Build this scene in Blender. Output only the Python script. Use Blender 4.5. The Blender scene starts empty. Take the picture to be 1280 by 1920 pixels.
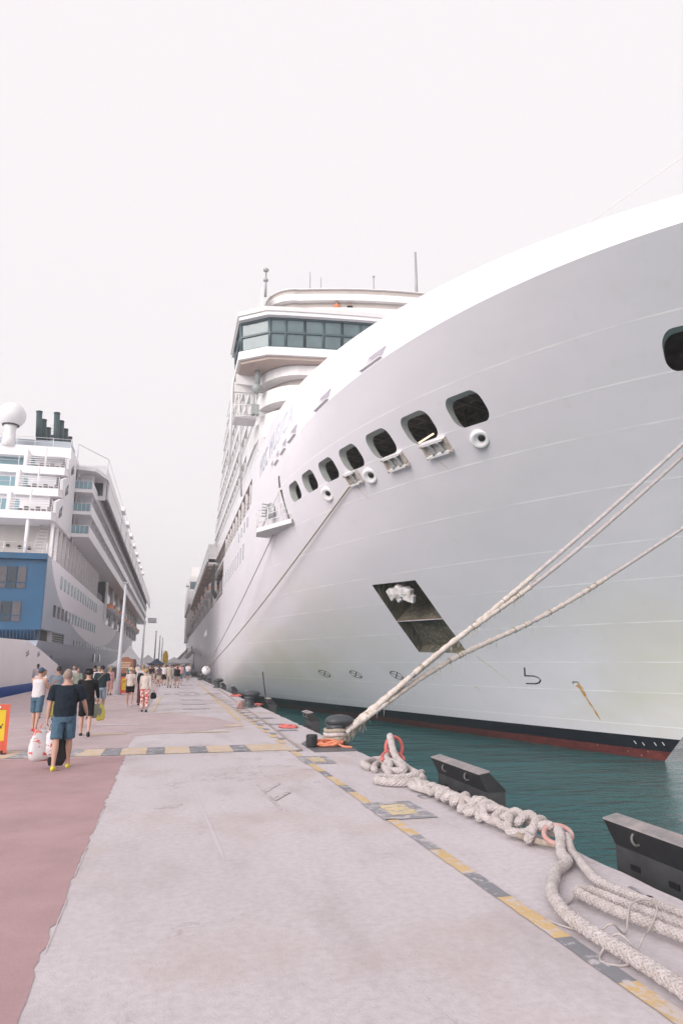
import bpy, bmesh, math, random
from mathutils import Vector, Matrix
random.seed(7)
SC = bpy.context.scene
COL = SC.collection
# ------------------------------------------------------------------ camera
cam_d = bpy.data.cameras.new('camera'); cam = bpy.data.objects.new('camera', cam_d); COL.objects.link(cam)
cam_d.sensor_fit = 'VERTICAL'; cam_d.sensor_height = 36; cam_d.lens = 24.0
cam_d.clip_start = 0.1; cam_d.clip_end = 6000
cam.location = (0, 0, 1.95)
cam.rotation_euler = (math.radians(90 + 12.42), 0, math.radians(-13.72))
SC.camera = cam
# ------------------------------------------------------------------ sky
W = bpy.data.worlds.new('World'); SC.world = W; W.use_nodes = True
nt = W.node_tree; nt.nodes.clear()
SUN_EL, SUN_AZ = 19, 229          # compass style: 0 = +Y, clockwise
sky = nt.nodes.new('ShaderNodeTexSky'); sky.sky_type = 'NISHITA'; sky.sun_disc = False
sky.sun_elevation = math.radians(SUN_EL); sky.sun_rotation = math.radians(SUN_AZ)
sky.air_density = 1.0; sky.dust_density = 6.0; sky.ozone_density = 1.0
bgs = nt.nodes.new('ShaderNodeBackground'); bgs.inputs[1].default_value = 0.05
bgc = nt.nodes.new('ShaderNodeBackground'); bgc.inputs[0].default_value = (1.0, 0.953, 0.972, 1); bgc.inputs[1].default_value = 0.745
nt.links.new(sky.outputs[0], bgs.inputs[0])
mixw = nt.nodes.new('ShaderNodeMixShader'); mixw.inputs[0].default_value = 0.93
nt.links.new(bgs.outputs[0], mixw.inputs[1]); nt.links.new(bgc.outputs[0], mixw.inputs[2])
wo = nt.nodes.new('ShaderNodeOutputWorld'); nt.links.new(mixw.outputs[0], wo.inputs[0])
# ------------------------------------------------------------------ sun behind the overcast
sd = bpy.data.lights.new('sun', 'SUN'); sd.energy = 2.45; sd.angle = math.radians(38); sd.color = (1.0, 0.95, 0.93)
so = bpy.data.objects.new('sun', sd); COL.objects.link(so)
az, el = math.radians(SUN_AZ), math.radians(SUN_EL)
sv = Vector((math.sin(az) * math.cos(el), math.cos(az) * math.cos(el), math.sin(el)))
so.rotation_euler = sv.to_track_quat('Z', 'Y').to_euler(); so.location = (0, -20, 60)
SC.view_settings.view_transform = 'Standard'; SC.view_settings.look = 'None'
SC.view_settings.exposure = 0.50; SC.view_settings.gamma = 1.0; SC.view_settings.use_curve_mapping = False
SC.cycles.max_bounces = 8; SC.cycles.diffuse_bounces = 4

# ------------------------------------------------------------------ materials
MATS = {}
def mat(name, col, rough=0.6, var=0.0, vscale=3.0, bump=0.0, bscale=30.0, metal=0.0, col2=None, spec=0.5, coords='Object', stretch=None, sharp=None):
    if name in MATS: return MATS[name]
    m = bpy.data.materials.new(name); m.use_nodes = True; n = m.node_tree.nodes; l = m.node_tree.links
    b = n['Principled BSDF']; b.inputs['Roughness'].default_value = rough; b.inputs['Metallic'].default_value = metal
    b.inputs['Specular IOR Level'].default_value = spec
    c = (*col, 1)
    tc = n.new('ShaderNodeTexCoord'); mp = n.new('ShaderNodeMapping'); l.new(tc.outputs[coords], mp.inputs[0])
    if stretch: mp.inputs['Scale'].default_value = stretch
    if var > 0 or col2:
        nz = n.new('ShaderNodeTexNoise'); nz.inputs['Scale'].default_value = vscale; nz.inputs['Detail'].default_value = 8; nz.inputs['Roughness'].default_value = .62
        l.new(mp.outputs[0], nz.inputs[0])
        mx = n.new('ShaderNodeMix'); mx.data_type = 'RGBA'
        c2 = (*col2, 1) if col2 else tuple(x * (1 - var) for x in col) + (1,)
        mx.inputs[6].default_value = c; mx.inputs[7].default_value = c2
        rp = n.new('ShaderNodeMapRange'); rp.inputs[1].default_value = sharp[0] if sharp else .35; rp.inputs[2].default_value = sharp[1] if sharp else .7
        l.new(nz.outputs[0], rp.inputs[0]); l.new(rp.outputs[0], mx.inputs[0]); l.new(mx.outputs[2], b.inputs['Base Color'])
    else: b.inputs['Base Color'].default_value = c
    if bump > 0:
        nb = n.new('ShaderNodeTexNoise'); nb.inputs['Scale'].default_value = bscale; nb.inputs['Detail'].default_value = 6
        l.new(mp.outputs[0], nb.inputs[0]); bp = n.new('ShaderNodeBump'); bp.inputs['Strength'].default_value = bump; bp.inputs['Distance'].default_value = .02
        l.new(nb.outputs[0], bp.inputs['Height']); l.new(bp.outputs[0], b.inputs['Normal'])
    MATS[name] = m; return m

def math_node(m, op, a, b=None, clamp=False):
    n = m.node_tree.nodes.new('ShaderNodeMath'); n.operation = op; n.use_clamp = clamp
    for i, v in enumerate((a, b)):
        if v is None: continue
        if isinstance(v, (int, float)): n.inputs[i].default_value = v
        else: m.node_tree.links.new(v, n.inputs[i])
    return n.outputs[0]
def mixc(m, fac, c1, c2):
    n = m.node_tree.nodes.new('ShaderNodeMix'); n.data_type = 'RGBA'; l = m.node_tree.links
    for i, v in ((0, fac), (6, c1), (7, c2)):
        if isinstance(v, tuple): n.inputs[i].default_value = (*v, 1)
        elif isinstance(v, (int, float)): n.inputs[i].default_value = v
        else: l.new(v, n.inputs[i])
    return n.outputs[2]
def noise(m, vec, scale, detail=6, rough=.6):
    n = m.node_tree.nodes.new('ShaderNodeTexNoise'); n.inputs['Scale'].default_value = scale; n.inputs['Detail'].default_value = detail; n.inputs['Roughness'].default_value = rough
    m.node_tree.links.new(vec, n.inputs[0]); return n.outputs[0]
def mapping(m, scale=(1, 1, 1), loc=(0, 0, 0)):
    n = m.node_tree.nodes; tc = n.new('ShaderNodeTexCoord'); mp = n.new('ShaderNodeMapping'); mp.inputs['Scale'].default_value = scale; mp.inputs['Location'].default_value = loc
    m.node_tree.links.new(tc.outputs['Object'], mp.inputs[0]); return mp.outputs[0]
def rng(m, v, a, b, c=0., d=1.):
    n = m.node_tree.nodes.new('ShaderNodeMapRange'); m.node_tree.links.new(v, n.inputs[0])
    for i, x in enumerate((a, b, c, d)): n.inputs[i + 1].default_value = x
    return n.outputs[0]
def newmat(name, rough=.6, spec=.5):
    m = bpy.data.materials.new(name); m.use_nodes = True; b = m.node_tree.nodes['Principled BSDF']
    b.inputs['Roughness'].default_value = rough; b.inputs['Specular IOR Level'].default_value = spec; MATS[name] = m; return m, b

def hull_paint():
    m, b = newmat('hull_paint', .32, .45); l = m.node_tree.links
    o = mapping(m); sep = m.node_tree.nodes.new('ShaderNodeSeparateXYZ'); l.new(o, sep.inputs[0]); z = math_node(m, 'SUBTRACT', sep.outputs[2], 2.4)
    nz = noise(m, mapping(m, (.12, .12, .3)), 1.0, 5)
    c = mixc(m, rng(m, nz, .35, .7), (.83, .795, .845), (.77, .75, .79))
    # faint yellow-green reflected light, painted into the colour low on the side
    ny = noise(m, mapping(m, (.09, .07, .16), (3.3, 1, 0)), 1.0, 4)
    low = math_node(m, 'MULTIPLY', rng(m, ny, .5, .68), rng(m, z, 6.0, 1.0, 0., .55))
    c = mixc(m, low, c, (.62, .60, .46))
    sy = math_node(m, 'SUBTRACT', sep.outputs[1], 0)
    for y0, z0, ry, rz_, am in ((25, 2.2, 10, 3.2, .55), (13, 4.5, 5, 3.5, .25), (-5.5, 2.0, 3.5, 3.5, .30), (40, 1.0, 12, 2, .3)):  # yellowish patches of reflected light painted into the hull colour
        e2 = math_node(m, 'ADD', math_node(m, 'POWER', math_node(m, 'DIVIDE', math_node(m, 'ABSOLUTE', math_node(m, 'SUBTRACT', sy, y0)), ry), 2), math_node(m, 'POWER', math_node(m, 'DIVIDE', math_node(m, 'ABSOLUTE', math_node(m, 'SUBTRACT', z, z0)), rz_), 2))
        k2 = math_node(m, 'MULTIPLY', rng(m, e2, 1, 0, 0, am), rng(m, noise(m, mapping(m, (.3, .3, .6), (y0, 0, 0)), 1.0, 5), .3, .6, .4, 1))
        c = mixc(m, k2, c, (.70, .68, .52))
    # vertical run marks
    ns = noise(m, mapping(m, (2.2, 2.2, .12)), 1.0, 5)
    c = mixc(m, rng(m, ns, .58, .8, 0., .16), c, (.50, .48, .42))
    # weld seams, lighter lines
    seam = None
    for zz in (12.5, 11.17, 10.0, 8.41, 6.59, 5.25, 3.6, 1.95, .63):
        d = math_node(m, 'ABSOLUTE', math_node(m, 'SUBTRACT', z, zz))
        k = math_node(m, 'LESS_THAN', d, .021)
        seam = k if seam is None else math_node(m, 'MAXIMUM', seam, k)
    nseam = noise(m, mapping(m, (.5, .5, 1)), 1.0, 3)
    seam = math_node(m, 'MULTIPLY', seam, rng(m, nseam, .38, .56, .15, 1))
    c = mixc(m, math_node(m, 'MULTIPLY', seam, .9), c, (.97, .96, .97))
    jit = math_node(m, 'MULTIPLY', math_node(m, 'SUBTRACT', noise(m, o, 5, 5), .5), .16)
    zj = math_node(m, 'ADD', z, jit)
    c = mixc(m, math_node(m, 'LESS_THAN', math_node(m, 'ABSOLUTE', math_node(m, 'SUBTRACT', z, -.86)), .02), c, (.9, .9, .9))
    black = math_node(m, 'LESS_THAN', z, -1.38)
    c = mixc(m, black, c, (.012, .014, .022))
    # scuffed anti-fouling red
    nr = noise(m, mapping(m, (1, 1, 2)), 2.2, 8, .7)
    redc = mixc(m, rng(m, nr, .35, .65), (.20, .045, .04), (.10, .026, .025))
    ns2 = noise(m, mapping(m, (.9, .9, 2)), 5.5, 8, .75)
    redc = mixc(m, rng(m, ns2, .62, .68), redc, (.60, .50, .46))
    c = mixc(m, math_node(m, 'LESS_THAN', zj, -1.98), c, redc)
    sp = math_node(m, 'MULTIPLY', rng(m, noise(m, mapping(m, (1, 1, 2), (9, 2, 0)), 6, 8, .8), .68, .71), black)
    c = mixc(m, math_node(m, 'MULTIPLY', sp, .6), c, (.5, .5, .5))
    l.new(c, b.inputs['Base Color'])
    hgt = math_node(m, 'ADD', math_node(m, 'MULTIPLY', seam, .5), math_node(m, 'MULTIPLY', noise(m, mapping(m, (.28, .28, .45)), 1.0, 2), 1.6))
    bp = m.node_tree.nodes.new('ShaderNodeBump'); bp.inputs['Strength'].default_value = .42; bp.inputs['Distance'].default_value = .04
    l.new(hgt, bp.inputs['Height']); l.new(bp.outputs[0], b.inputs['Normal'])
    return m
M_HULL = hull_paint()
M_WHITE = mat('ship_white_paint', (.82, .80, .81), .4, .05, 1.5)
M_WHITE2 = mat('ship_white_paint_aged', (.74, .72, .72), .5, .08, 1.0)
M_BEIGE = mat('beige_deck_paint_and_shade', (.52, .46, .43), .6, .10, 2.0)
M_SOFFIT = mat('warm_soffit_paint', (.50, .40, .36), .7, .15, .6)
M_SLATE = mat('slate_window_frame', (.075, .115, .13), .4, .15, 4)
M_GLASS = mat('tinted_glass', (.10, .16, .18), .06, .0, spec=.9)
M_GLASS2 = mat('pale_glass', (.25, .33, .36), .08, .2, .6, spec=.8)
M_BALU = mat('milky_balustrade_glass', (.62, .62, .66), .15, .12, .8, spec=.7)
M_DARK = mat('dark_recess_paint', (.035, .037, .036), .7, .4, 1.5)
M_RECESS = mat('recess_lining_paint', (.50, .52, .50), .6, .10, 2)
M_CEIL = mat('mooring_deck_grey', (.26, .26, .25), .7, .5, 2.)
M_STEEL = mat('galvanised_steel', (.42, .43, .44), .45, .2, 6, metal=.3)
M_RUSTW = mat('rust_streaked_white', (.62, .60, .58), .6, .0, 5, col2=(.30, .17, .09))
M_BLACK = mat('black_paint', (.012, .012, .014), .5)
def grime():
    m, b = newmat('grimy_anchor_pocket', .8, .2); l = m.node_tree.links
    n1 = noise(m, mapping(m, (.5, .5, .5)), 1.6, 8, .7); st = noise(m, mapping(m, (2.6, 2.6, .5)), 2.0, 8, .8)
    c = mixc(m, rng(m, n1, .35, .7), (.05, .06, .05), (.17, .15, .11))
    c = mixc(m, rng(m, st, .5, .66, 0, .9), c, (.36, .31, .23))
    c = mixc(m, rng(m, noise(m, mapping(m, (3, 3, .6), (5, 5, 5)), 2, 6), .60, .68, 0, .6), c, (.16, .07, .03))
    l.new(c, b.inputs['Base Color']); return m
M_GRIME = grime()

# ------------------------------------------------------------------ mesh helpers
class MB:
    def __init__(s): s.v = []; s.f = []; s.mi = []; s.sm = []
    def add(s, vs, fs, mi=0, smooth=False):
        o = len(s.v); s.v += [tuple(v) for v in vs]
        for f in fs: s.f.append(tuple(i + o for i in f)); s.mi.append(mi); s.sm.append(smooth)
        return s
    def box(s, a, b, mi=0):
        x0, y0, z0 = [min(a[i], b[i]) for i in range(3)]; x1, y1, z1 = [max(a[i], b[i]) for i in range(3)]
        return s.add([(x0, y0, z0), (x1, y0, z0), (x1, y1, z0), (x0, y1, z0), (x0, y0, z1), (x1, y0, z1), (x1, y1, z1), (x0, y1, z1)],
                     [(0, 3, 2, 1), (4, 5, 6, 7), (0, 1, 5, 4), (1, 2, 6, 5), (2, 3, 7, 6), (3, 0, 4, 7)], mi)
    def obox(s, c, hx, hy, hz, R, mi=0):
        pts = [Vector(c) + R @ Vector((sx * hx, sy * hy, sz * hz)) for sz in (-1, 1) for sx, sy in ((-1, -1), (1, -1), (1, 1), (-1, 1))]
        return s.add(pts, [(0, 3, 2, 1), (4, 5, 6, 7), (0, 1, 5, 4), (1, 2, 6, 5), (2, 3, 7, 6), (3, 0, 4, 7)], mi)
    def prism(s, poly, axis, a, b, mi=0):
        """poly in the two other axes, extruded from a to b along axis"""
        def mk(p, t):
            q = list(p); q.insert(axis, t); return tuple(q)
        n = len(poly); vs = [mk(p, a) for p in poly] + [mk(p, b) for p in poly]
        fs = [tuple(range(n)), tuple(range(2 * n - 1, n - 1, -1))] + [(i, i + n, (i + 1) % n + n, (i + 1) % n) for i in range(n)]
        return s.add(vs, fs, mi)
    def tube(s, pts, r, n=8, mi=0, caps=True, smooth=True, closed=False):
        pts = [Vector(p) for p in pts]; N = len(pts)
        rs = r if isinstance(r, (list, tuple)) else [r] * N
        vs = []; up = None
        for i, p in enumerate(pts):
            if closed: t = pts[(i + 1) % N] - pts[i - 1]
            else: t = pts[min(i + 1, N - 1)] - pts[max(i - 1, 0)]
            if t.length < 1e-9: t = Vector((0, 0, 1))
            t.normalize()
            if up is None: up = t.orthogonal().normalized()
            up = (up - t * up.dot(t))
            if up.length < 1e-6: up = t.orthogonal()
            up.normalize(); w = t.cross(up)
            for k in range(n):
                a = 2 * math.pi * k / n; vs.append(p + (up * math.cos(a) + w * math.sin(a)) * rs[i])
        fs = []
        for i in range(N if closed else N - 1):
            j = (i + 1) % N
            for k in range(n): fs.append((i * n + k, i * n + (k + 1) % n, j * n + (k + 1) % n, j * n + k))
        if caps and not closed: fs += [tuple(range(n - 1, -1, -1)), tuple((N - 1) * n + k for k in range(n))]
        return s.add(vs, fs, mi, smooth)
    def lathe(s, prof, c=(0, 0, 0), n=24, mi=0, R=None, smooth=True):
        vs = []; R = R or Matrix.Identity(3); c = Vector(c)
        for r, z in prof:
            for k in range(n):
                a = 2 * math.pi * k / n; vs.append(c + R @ Vector((r * math.cos(a), r * math.sin(a), z)))
        fs = []
        for i in range(len(prof) - 1):
            for k in range(n): fs.append((i * n + k, i * n + (k + 1) % n, (i + 1) * n + (k + 1) % n, (i + 1) * n + k))
        fs += [tuple(range(n - 1, -1, -1)), tuple((len(prof) - 1) * n + k for k in range(n))]
        return s.add(vs, fs, mi, smooth)
    def ell(s, c, rx, ry, rz, R=None, n=14, m=8, mi=0):
        prof = [(max(1e-4, math.sin(math.pi * i / m)), -math.cos(math.pi * i / m)) for i in range(m + 1)]
        R = R or Matrix.Identity(3)
        return s.lathe(prof, c, n, mi, R @ Matrix.Diagonal((rx, ry, rz)))
    def mesh(s, name, mats):
        me = bpy.data.meshes.new(name); me.from_pydata(s.v, [], s.f)
        for m in (mats if isinstance(mats, (list, tuple)) else [mats]): me.materials.append(m)
        me.polygons.foreach_set('material_index', s.mi); me.polygons.foreach_set('use_smooth', s.sm); me.update()
        return me
    def build(s, name, mats, parent=None, loc=None, kind=None):
        o = bpy.data.objects.new(name, s.mesh(name, mats)); COL.objects.link(o)
        if parent is not None: o.parent = parent
        if loc is not None: o.location = loc
        if kind: o['kind'] = kind
        return o
def tag(o, label=None, cat=None, group=None, kind=None):
    if label: o['label'] = label
    if cat: o['category'] = cat
    if group: o['group'] = group
    if kind: o['kind'] = kind
    return o
def thing(name, label, cat, loc=(0, 0, 0), rz=0, group=None):
    o = bpy.data.objects.new(name, None); COL.objects.link(o); o.location = loc; o.rotation_euler = (0, 0, rz); o.empty_display_size = .3
    return tag(o, label, cat, group)
def inst(me, name, parent, loc=(0, 0, 0), rot=None, mats=None):
    o = bpy.data.objects.new(name, me); COL.objects.link(o); o.parent = parent; o.location = loc
    if rot is not None: o.rotation_euler = rot
    return o
def copy_tree(o, parent=None):
    c = o.copy(); COL.objects.link(c); c.parent = parent
    for ch in list(o.children): copy_tree(ch, c)
    return c
def bool_cut(o, cutters):
    for c in cutters:
        md = o.modifiers.new('cut', 'BOOLEAN'); md.operation = 'DIFFERENCE'; md.object = c; md.solver = 'EXACT'
        try: md.material_mode = 'TRANSFER'
        except Exception: pass
    dg = bpy.context.evaluated_depsgraph_get(); dg.update()
    me = bpy.data.meshes.new_from_object(o.evaluated_get(dg)); o.modifiers.clear(); o.data = me
    for c in cutters: bpy.data.objects.remove(c)
def catmull(pts, n=10, closed=False):
    pts = [Vector(p) for p in pts]; N = len(pts); out = []
    for i in range(N if closed else N - 1):
        g = (lambda k: pts[k % N]) if closed else (lambda k: pts[min(max(k, 0), N - 1)])
        p0, p1, p2, p3 = g(i - 1), g(i), g(i + 1), g(i + 2)
        for j in range(n):
            t = j / n; out.append(.5 * ((2 * p1) + (p2 - p0) * t + (2 * p0 - 5 * p1 + 4 * p2 - p3) * t * t + (3 * p1 - p0 - 3 * p2 + p3) * t ** 3))
    if not closed: out.append(pts[-1])
    return out
def resample(pts, step):
    out = [pts[0].copy()]; acc = 0
    for a, b in zip(pts, pts[1:]):
        L = (b - a).length
        while acc + L >= step and L > 1e-9:
            t = (step - acc) / L; a = a.lerp(b, t); out.append(a.copy()); L = (b - a).length; acc = 0
        acc += L
    return out
PSL = -0.009
def Q(u, v, z=0.): return (u + PSL * v, v, z)     # the quay runs at a slight angle to the ships
# ================================================================== SETTING
def concrete():
    m, b = newmat('quay_concrete', .82, .25); l = m.node_tree.links
    o = mapping(m); sp = m.node_tree.nodes.new('ShaderNodeSeparateXYZ'); l.new(o, sp.inputs[0])
    big = noise(m, mapping(m, (.28, .22, 1)), 1.0, 7, .6); fine = noise(m, o, 14, 8, .7); mid = noise(m, mapping(m, (1.2, .5, 1), (4, 4, 0)), 1.0, 8, .65)
    c = mixc(m, rng(m, big, .3, .72), (.61, .555, .58), (.51, .465, .485))
    c = mixc(m, rng(m, mid, .50, .74, 0, .55), c, (.36, .305, .305))
    c = mixc(m, rng(m, fine, .40, .75, 0, .42), c, (.30, .27, .28))
    # darker specks and scuffs
    c = mixc(m, rng(m, noise(m, mapping(m, (1.5, .6, 1), (1, 7, 0)), 3.5, 9, .75), .63, .72, 0, .6), c, (.26, .21, .21))
    c = mixc(m, rng(m, noise(m, mapping(m, (.5, .35, 1), (11, 3, 0)), 1.2, 4, .5), .54, .68, 0, .5), c, (.44, .345, .31))
    # hairline cracks: thin iso-lines of distorted noise
    for sc, lo, w, am in (((.16, .3, 1), (2, 2, 0), .0022, .55), ((.33, .2, 1), (8, 5, 0), .0014, .35)):
        nn = noise(m, mapping(m, sc, lo), 1.0, 9, .62)
        k = math_node(m, 'LESS_THAN', math_node(m, 'ABSOLUTE', math_node(m, 'SUBTRACT', nn, .5)), w)
        k = math_node(m, 'MULTIPLY', k, rng(m, noise(m, mapping(m, (.2, .2, 1), (lo[1], 9, 0)), 1.0, 2), .5, .56, 0, am))
        c = mixc(m, k, c, (.20, .17, .17))
    # light tyre wipes along the quay
    nl = noise(m, mapping(m, (7, .10, 1), (1, 0, 0)), 1.0, 3)
    c = mixc(m, rng(m, nl, .64, .72, 0, .22), c, (.56, .53, .56))
    l.new(c, b.inputs['Base Color'])
    bp = m.node_tree.nodes.new('ShaderNodeBump'); bp.inputs['Strength'].default_value = .35; bp.inputs['Distance'].default_value = .01
    l.new(math_node(m, 'ADD', noise(m, o, 60, 5), math_node(m, 'MULTIPLY', mid, 2)), bp.inputs['Height']); l.new(bp.outputs[0], b.inputs['Normal'])
    return m
M_CONC = concrete()
def paint(name, col, worn=.5, alt=None, vs=5, flat=True):
    """road paint; worn patches show concrete, scuffs and grit over it"""
    m, b = newmat(name, .78, .25); l = m.node_tree.links; o = mapping(m)
    n1 = noise(m, o, vs, 9, .75); n2 = noise(m, mapping(m, (1, 1, 1), (6, 2, 1)), 1.3, 6, .6)
    c = mixc(m, rng(m, n2, .3, .7), col, tuple(x * .80 for x in col))
    c = mixc(m, rng(m, n1, worn, worn + .06, 0, .85), c, alt or (.56, .51, .53))
    c = mixc(m, rng(m, noise(m, o, 26, 8, .75), .45, .75, 0, .35), c, tuple(x * .6 for x in col))
    c = mixc(m, rng(m, noise(m, mapping(m, (1.2, .45, 1), (3, 8, 0)), 2.2, 8, .7), .60, .74, 0, .35), c, tuple(x * .7 for x in col))
    l.new(c, b.inputs['Base Color'])
    bp = m.node_tree.nodes.new('ShaderNodeBump'); bp.inputs['Strength'].default_value = .3; bp.inputs['Distance'].default_value = .01
    l.new(noise(m, o, 60, 5), bp.inputs['Height']); l.new(bp.outputs[0], b.inputs['Normal'])
    return m
M_YEL = paint('worn_yellow_paint', (.66, .47, .24), .50)
M_YEL2 = paint('faded_yellow_paint', (.66, .50, .34), .50)
M_GREY = paint('worn_grey_paint', (.25, .25, .275), .53)
M_GREYL = paint('faded_grey_paint', (.31, .305, .33), .50)
M_PALE = paint('pale_wipe_paint', (.60, .555, .585), .40)
M_RED = paint('red_quay_coating', (.46, .30, .31), .70, (.42, .30, .30), 3)
M_REDL = paint('faded_red_quay_coating', (.53, .42, .43), .60, (.42, .36, .37), 2)
EDGE = 4.34
# quay deck: one slab with an irregular outer edge
mb = MB()
ys = [-40 + i * 2.0 for i in range(20)] + [0 + i * .25 for i in range(160)] + [40 + i * 2 for i in range(26)] + [95 + i * 15 for i in range(22)]
re_, le = [], []
for y in ys:
    j = random.uniform(-.018, .018) if y < 40 else 0
    if random.random() < .06 and y < 40: j -= random.uniform(.02, .06)
    re_.append(Q(EDGE + j, y)); le.append(Q(-8.75, y))
n = len(ys); vs = []
for i in range(n):
    (xr, y, _), (xl, _, _) = re_[i], le[i]
    vs += [(xl, y, -3.2), (xl, y, 0), (xr - .025, y, 0), (xr, y, -.03), (xr, y, -3.2)]
fs = []
for i in range(n - 1):
    for k in range(4): fs.append((i * 5 + k, i * 5 + k + 1, (i + 1) * 5 + k + 1, (i + 1) * 5 + k))
fs += [(0, 4, 3, 2, 1), tuple((n - 1) * 5 + k for k in range(5))]
quay = mb.add(vs, fs).build('quay', M_CONC, kind='structure'); quay['label'] = 'pale concrete quay running between the two ships'
def sheet(name, poly, m, z, kind='structure', rough=0, seed=1):
    """a thin painted sheet on the quay (u,v outline); rough = ragged edge"""
    rnd = random.Random(seed); out = []
    for i, p in enumerate(poly):
        q = poly[(i + 1) % len(poly)]
        L = math.hypot(q[0] - p[0], q[1] - p[1]); k = max(1, int(L / .12)) if rough else max(1, int(L / 6))
        k = min(k, 400)
        for j in range(k):
            t = j / k; r = rnd.uniform(-rough, rough) if j else 0
            nx, ny = (q[1] - p[1]) / max(L, 1e-6), -(q[0] - p[0]) / max(L, 1e-6)
            out.append((p[0] + (q[0] - p[0]) * t + nx * r, p[1] + (q[1] - p[1]) * t + ny * r))
    from mathutils.geometry import delaunay_2d_cdt
    pts = [Vector(Q(u, v)[:2]) for u, v in out]; n_ = len(pts)
    V_, _, F_, *_r = delaunay_2d_cdt(pts, [(i, (i + 1) % n_) for i in range(n_)], [], 1, 1e-5)
    if not F_: V_, _, F_, *_r = delaunay_2d_cdt(pts, [], [list(range(n_))], 1, 1e-5)
    me = bpy.data.meshes.new(name); me.from_pydata([(v.x, v.y, z) for v in V_], [], [tuple(f) for f in F_])
    if me.polygons and me.polygons[0].normal.z < 0: me.flip_normals()
    me.materials.append(m)
    o = bpy.data.objects.new(name, me); COL.objects.link(o); o['kind'] = kind
    return o
sheet('red_walkway', [(-8.6, -30), (-.70, -30), (-.70, 16.0), (-8.6, 16.0)], M_RED, .004, rough=.028)
sheet('faded_walkway', [(-8.6, 17.45), (-.72, 17.45), (-.68, 20.1), (.9, 21.0), (2.45, 22.3), (2.55, 23.1), (1.85, 26.2), (-.05, 28.9), (-8.6, 29.6)], M_REDL, .004, rough=.03, seed=4)
sheet('faded_walkway', [(-8.6, 29.9), (-.6, 29.3), (-.2, 60), (0, 120), (-8.6, 120)], M_REDL, .004, seed=5)
# white cut line at the walkway border
b0 = MB()
rnd = random.Random(3); v = -3.0
while v < 16:
    L = rnd.uniform(.2, 1.2)
    if rnd.random() < .6:
        x = -.70 + rnd.uniform(-.012, .012)
        b0.add([Q(x + .004, v, .0065), Q(x + .012, v, .0065), Q(x + .014, v + L, .0065), Q(x + .006, v + L, .0065)], [(0, 1, 2, 3)])
    v += L
b0.build('chalk_line', M_PALE, kind='stuff')
def strip(name, u0, v0, u1, v1, m, z=.008, seed=0, rough=.006): return sheet(name, [(u0, v0), (u1, v0), (u1, v1), (u0, v1)], m, z, rough=rough, seed=seed)
# long line beside the edge
YL, YR = 2.83, 2.97
seq = [(-2, 4.0, 'y'), (4.0, 4.22, 'y'), (4.22, 4.95, 'g'), (4.95, 5.85, 'y'), (5.85, 6.55, 'g'), (6.55, 7.4, 'y'), (7.4, 8.05, 'm'), (8.05, 8.9, 'y'), (9.95, 10.8, 'y'), (10.8, 11.4, 'g'), (11.4, 12.3, 'y'), (12.3, 12.9, 'g'), (12.9, 13.85, 'y'), (15.0, 15.95, 'y')]
for i, (a, b_, k) in enumerate(seq):
    strip('quay_line_marking', YL, a, YR, b_, {'y': M_YEL, 'g': M_GREY, 'm': M_GREYL}[k], seed=i + 10)
# painted plates on the line
for (v0, v1, u1) in ((8.85, 9.95, 3.52), (13.85, 14.98, 3.42)):
    strip('painted_plate_marking', 2.80, v0, u1, v1, M_GREYL, .008, seed=int(v0), rough=.01)
    strip('painted_plate_center_marking', 2.98, v0 + .22, u1 - .16, v1 - .22, paint('flaking_yellow_paint', (.70, .56, .35), .5, (.33, .32, .33), 8) if 'flaking_yellow_paint' not in MATS else MATS['flaking_yellow_paint'], .012, seed=int(v0) + 1, rough=.03)
# hazard stripe across the quay
u = 2.95; k = 0
while u > -8.4:
    w = .56 if k % 2 == 0 else .38
    if k == 0: w = .95
    if k == 8: pass
    if u > -.9: m_ = M_YEL2 if k % 2 == 0 else M_GREY
    else: m_ = M_YEL2 if k % 2 == 0 else M_GREYL
    sl = .0 if u > -.9 else .18; sr = .0 if u > -.9 + w + .2 else .18; sl = sr if k and sr == 0 and False else sl
    slr = psl if k else 0; psl = sl
    sheet('hazard_stripe_marking', [(u - w, 16.1), (u, 16.1), (u + slr, 17.35), (u - w + sl, 17.35)], m_, .008, rough=.008, seed=k + 60)
    u -= w; k += 1
# dashes beyond the stripe along the cable
v = 17.5; k = 0
while v < 46:
    L = .75 if k % 2 == 0 else .38
    strip('edge_dash_marking', 2.86 + .12 * (k % 2), v, 3.05 + .1 * (k % 2), v + L, M_YEL if k % 2 == 0 else M_GREY, seed=k + 90, rough=0)
    if k % 2 == 0 and v > 22: strip('cross_dash_marking', 2.98, v + .1, 3.45, v + .32, M_YEL2 if k % 4 else M_GREYL, .012, seed=k, rough=0)
    v += L + (.1 if v < 30 else .6); k += 1
sheet('yellow_lane_marking', [(2.52, 24.3), (2.66, 24.3), (3.40, 68), (3.22, 68)], M_YEL, .008)
for k, (v0, v1) in enumerate(((20.5, 20.9), (22.5, 22.9), (25, 25.5), (31, 31.5))): strip('grey_tag_marking', 3.28, v0, 3.9, v1, M_GREY, seed=k, rough=.01)
for k, v0 in enumerate((30.7, 34.0, 38.0, 42.8, 47.4, 54, 62, 72)):
    strip('slot_marking', .58 + .01 * v0, v0, 1.66 + .012 * v0, v0 + .35 + .008 * v0, M_GREYL, seed=k + 200, rough=0)
for row in (43, 60, 73):
    for q in range(6): strip('slot_marking', -.4 + q * .62 + .012 * row, row + 2, -.05 + q * .62 + .012 * row, row + 2.8, M_GREY, seed=q, rough=0)
sheet('salmon_lane_marking', [(-.42, 29.5), (-.27, 29.5), (-.02, 42), (-.22, 42)], M_YEL2, .010)
sheet('grey_lane_marking', [(-.95, 30), (-.62, 30), (-.3, 46), (-.6, 46)], M_GREYL, .008)
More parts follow.
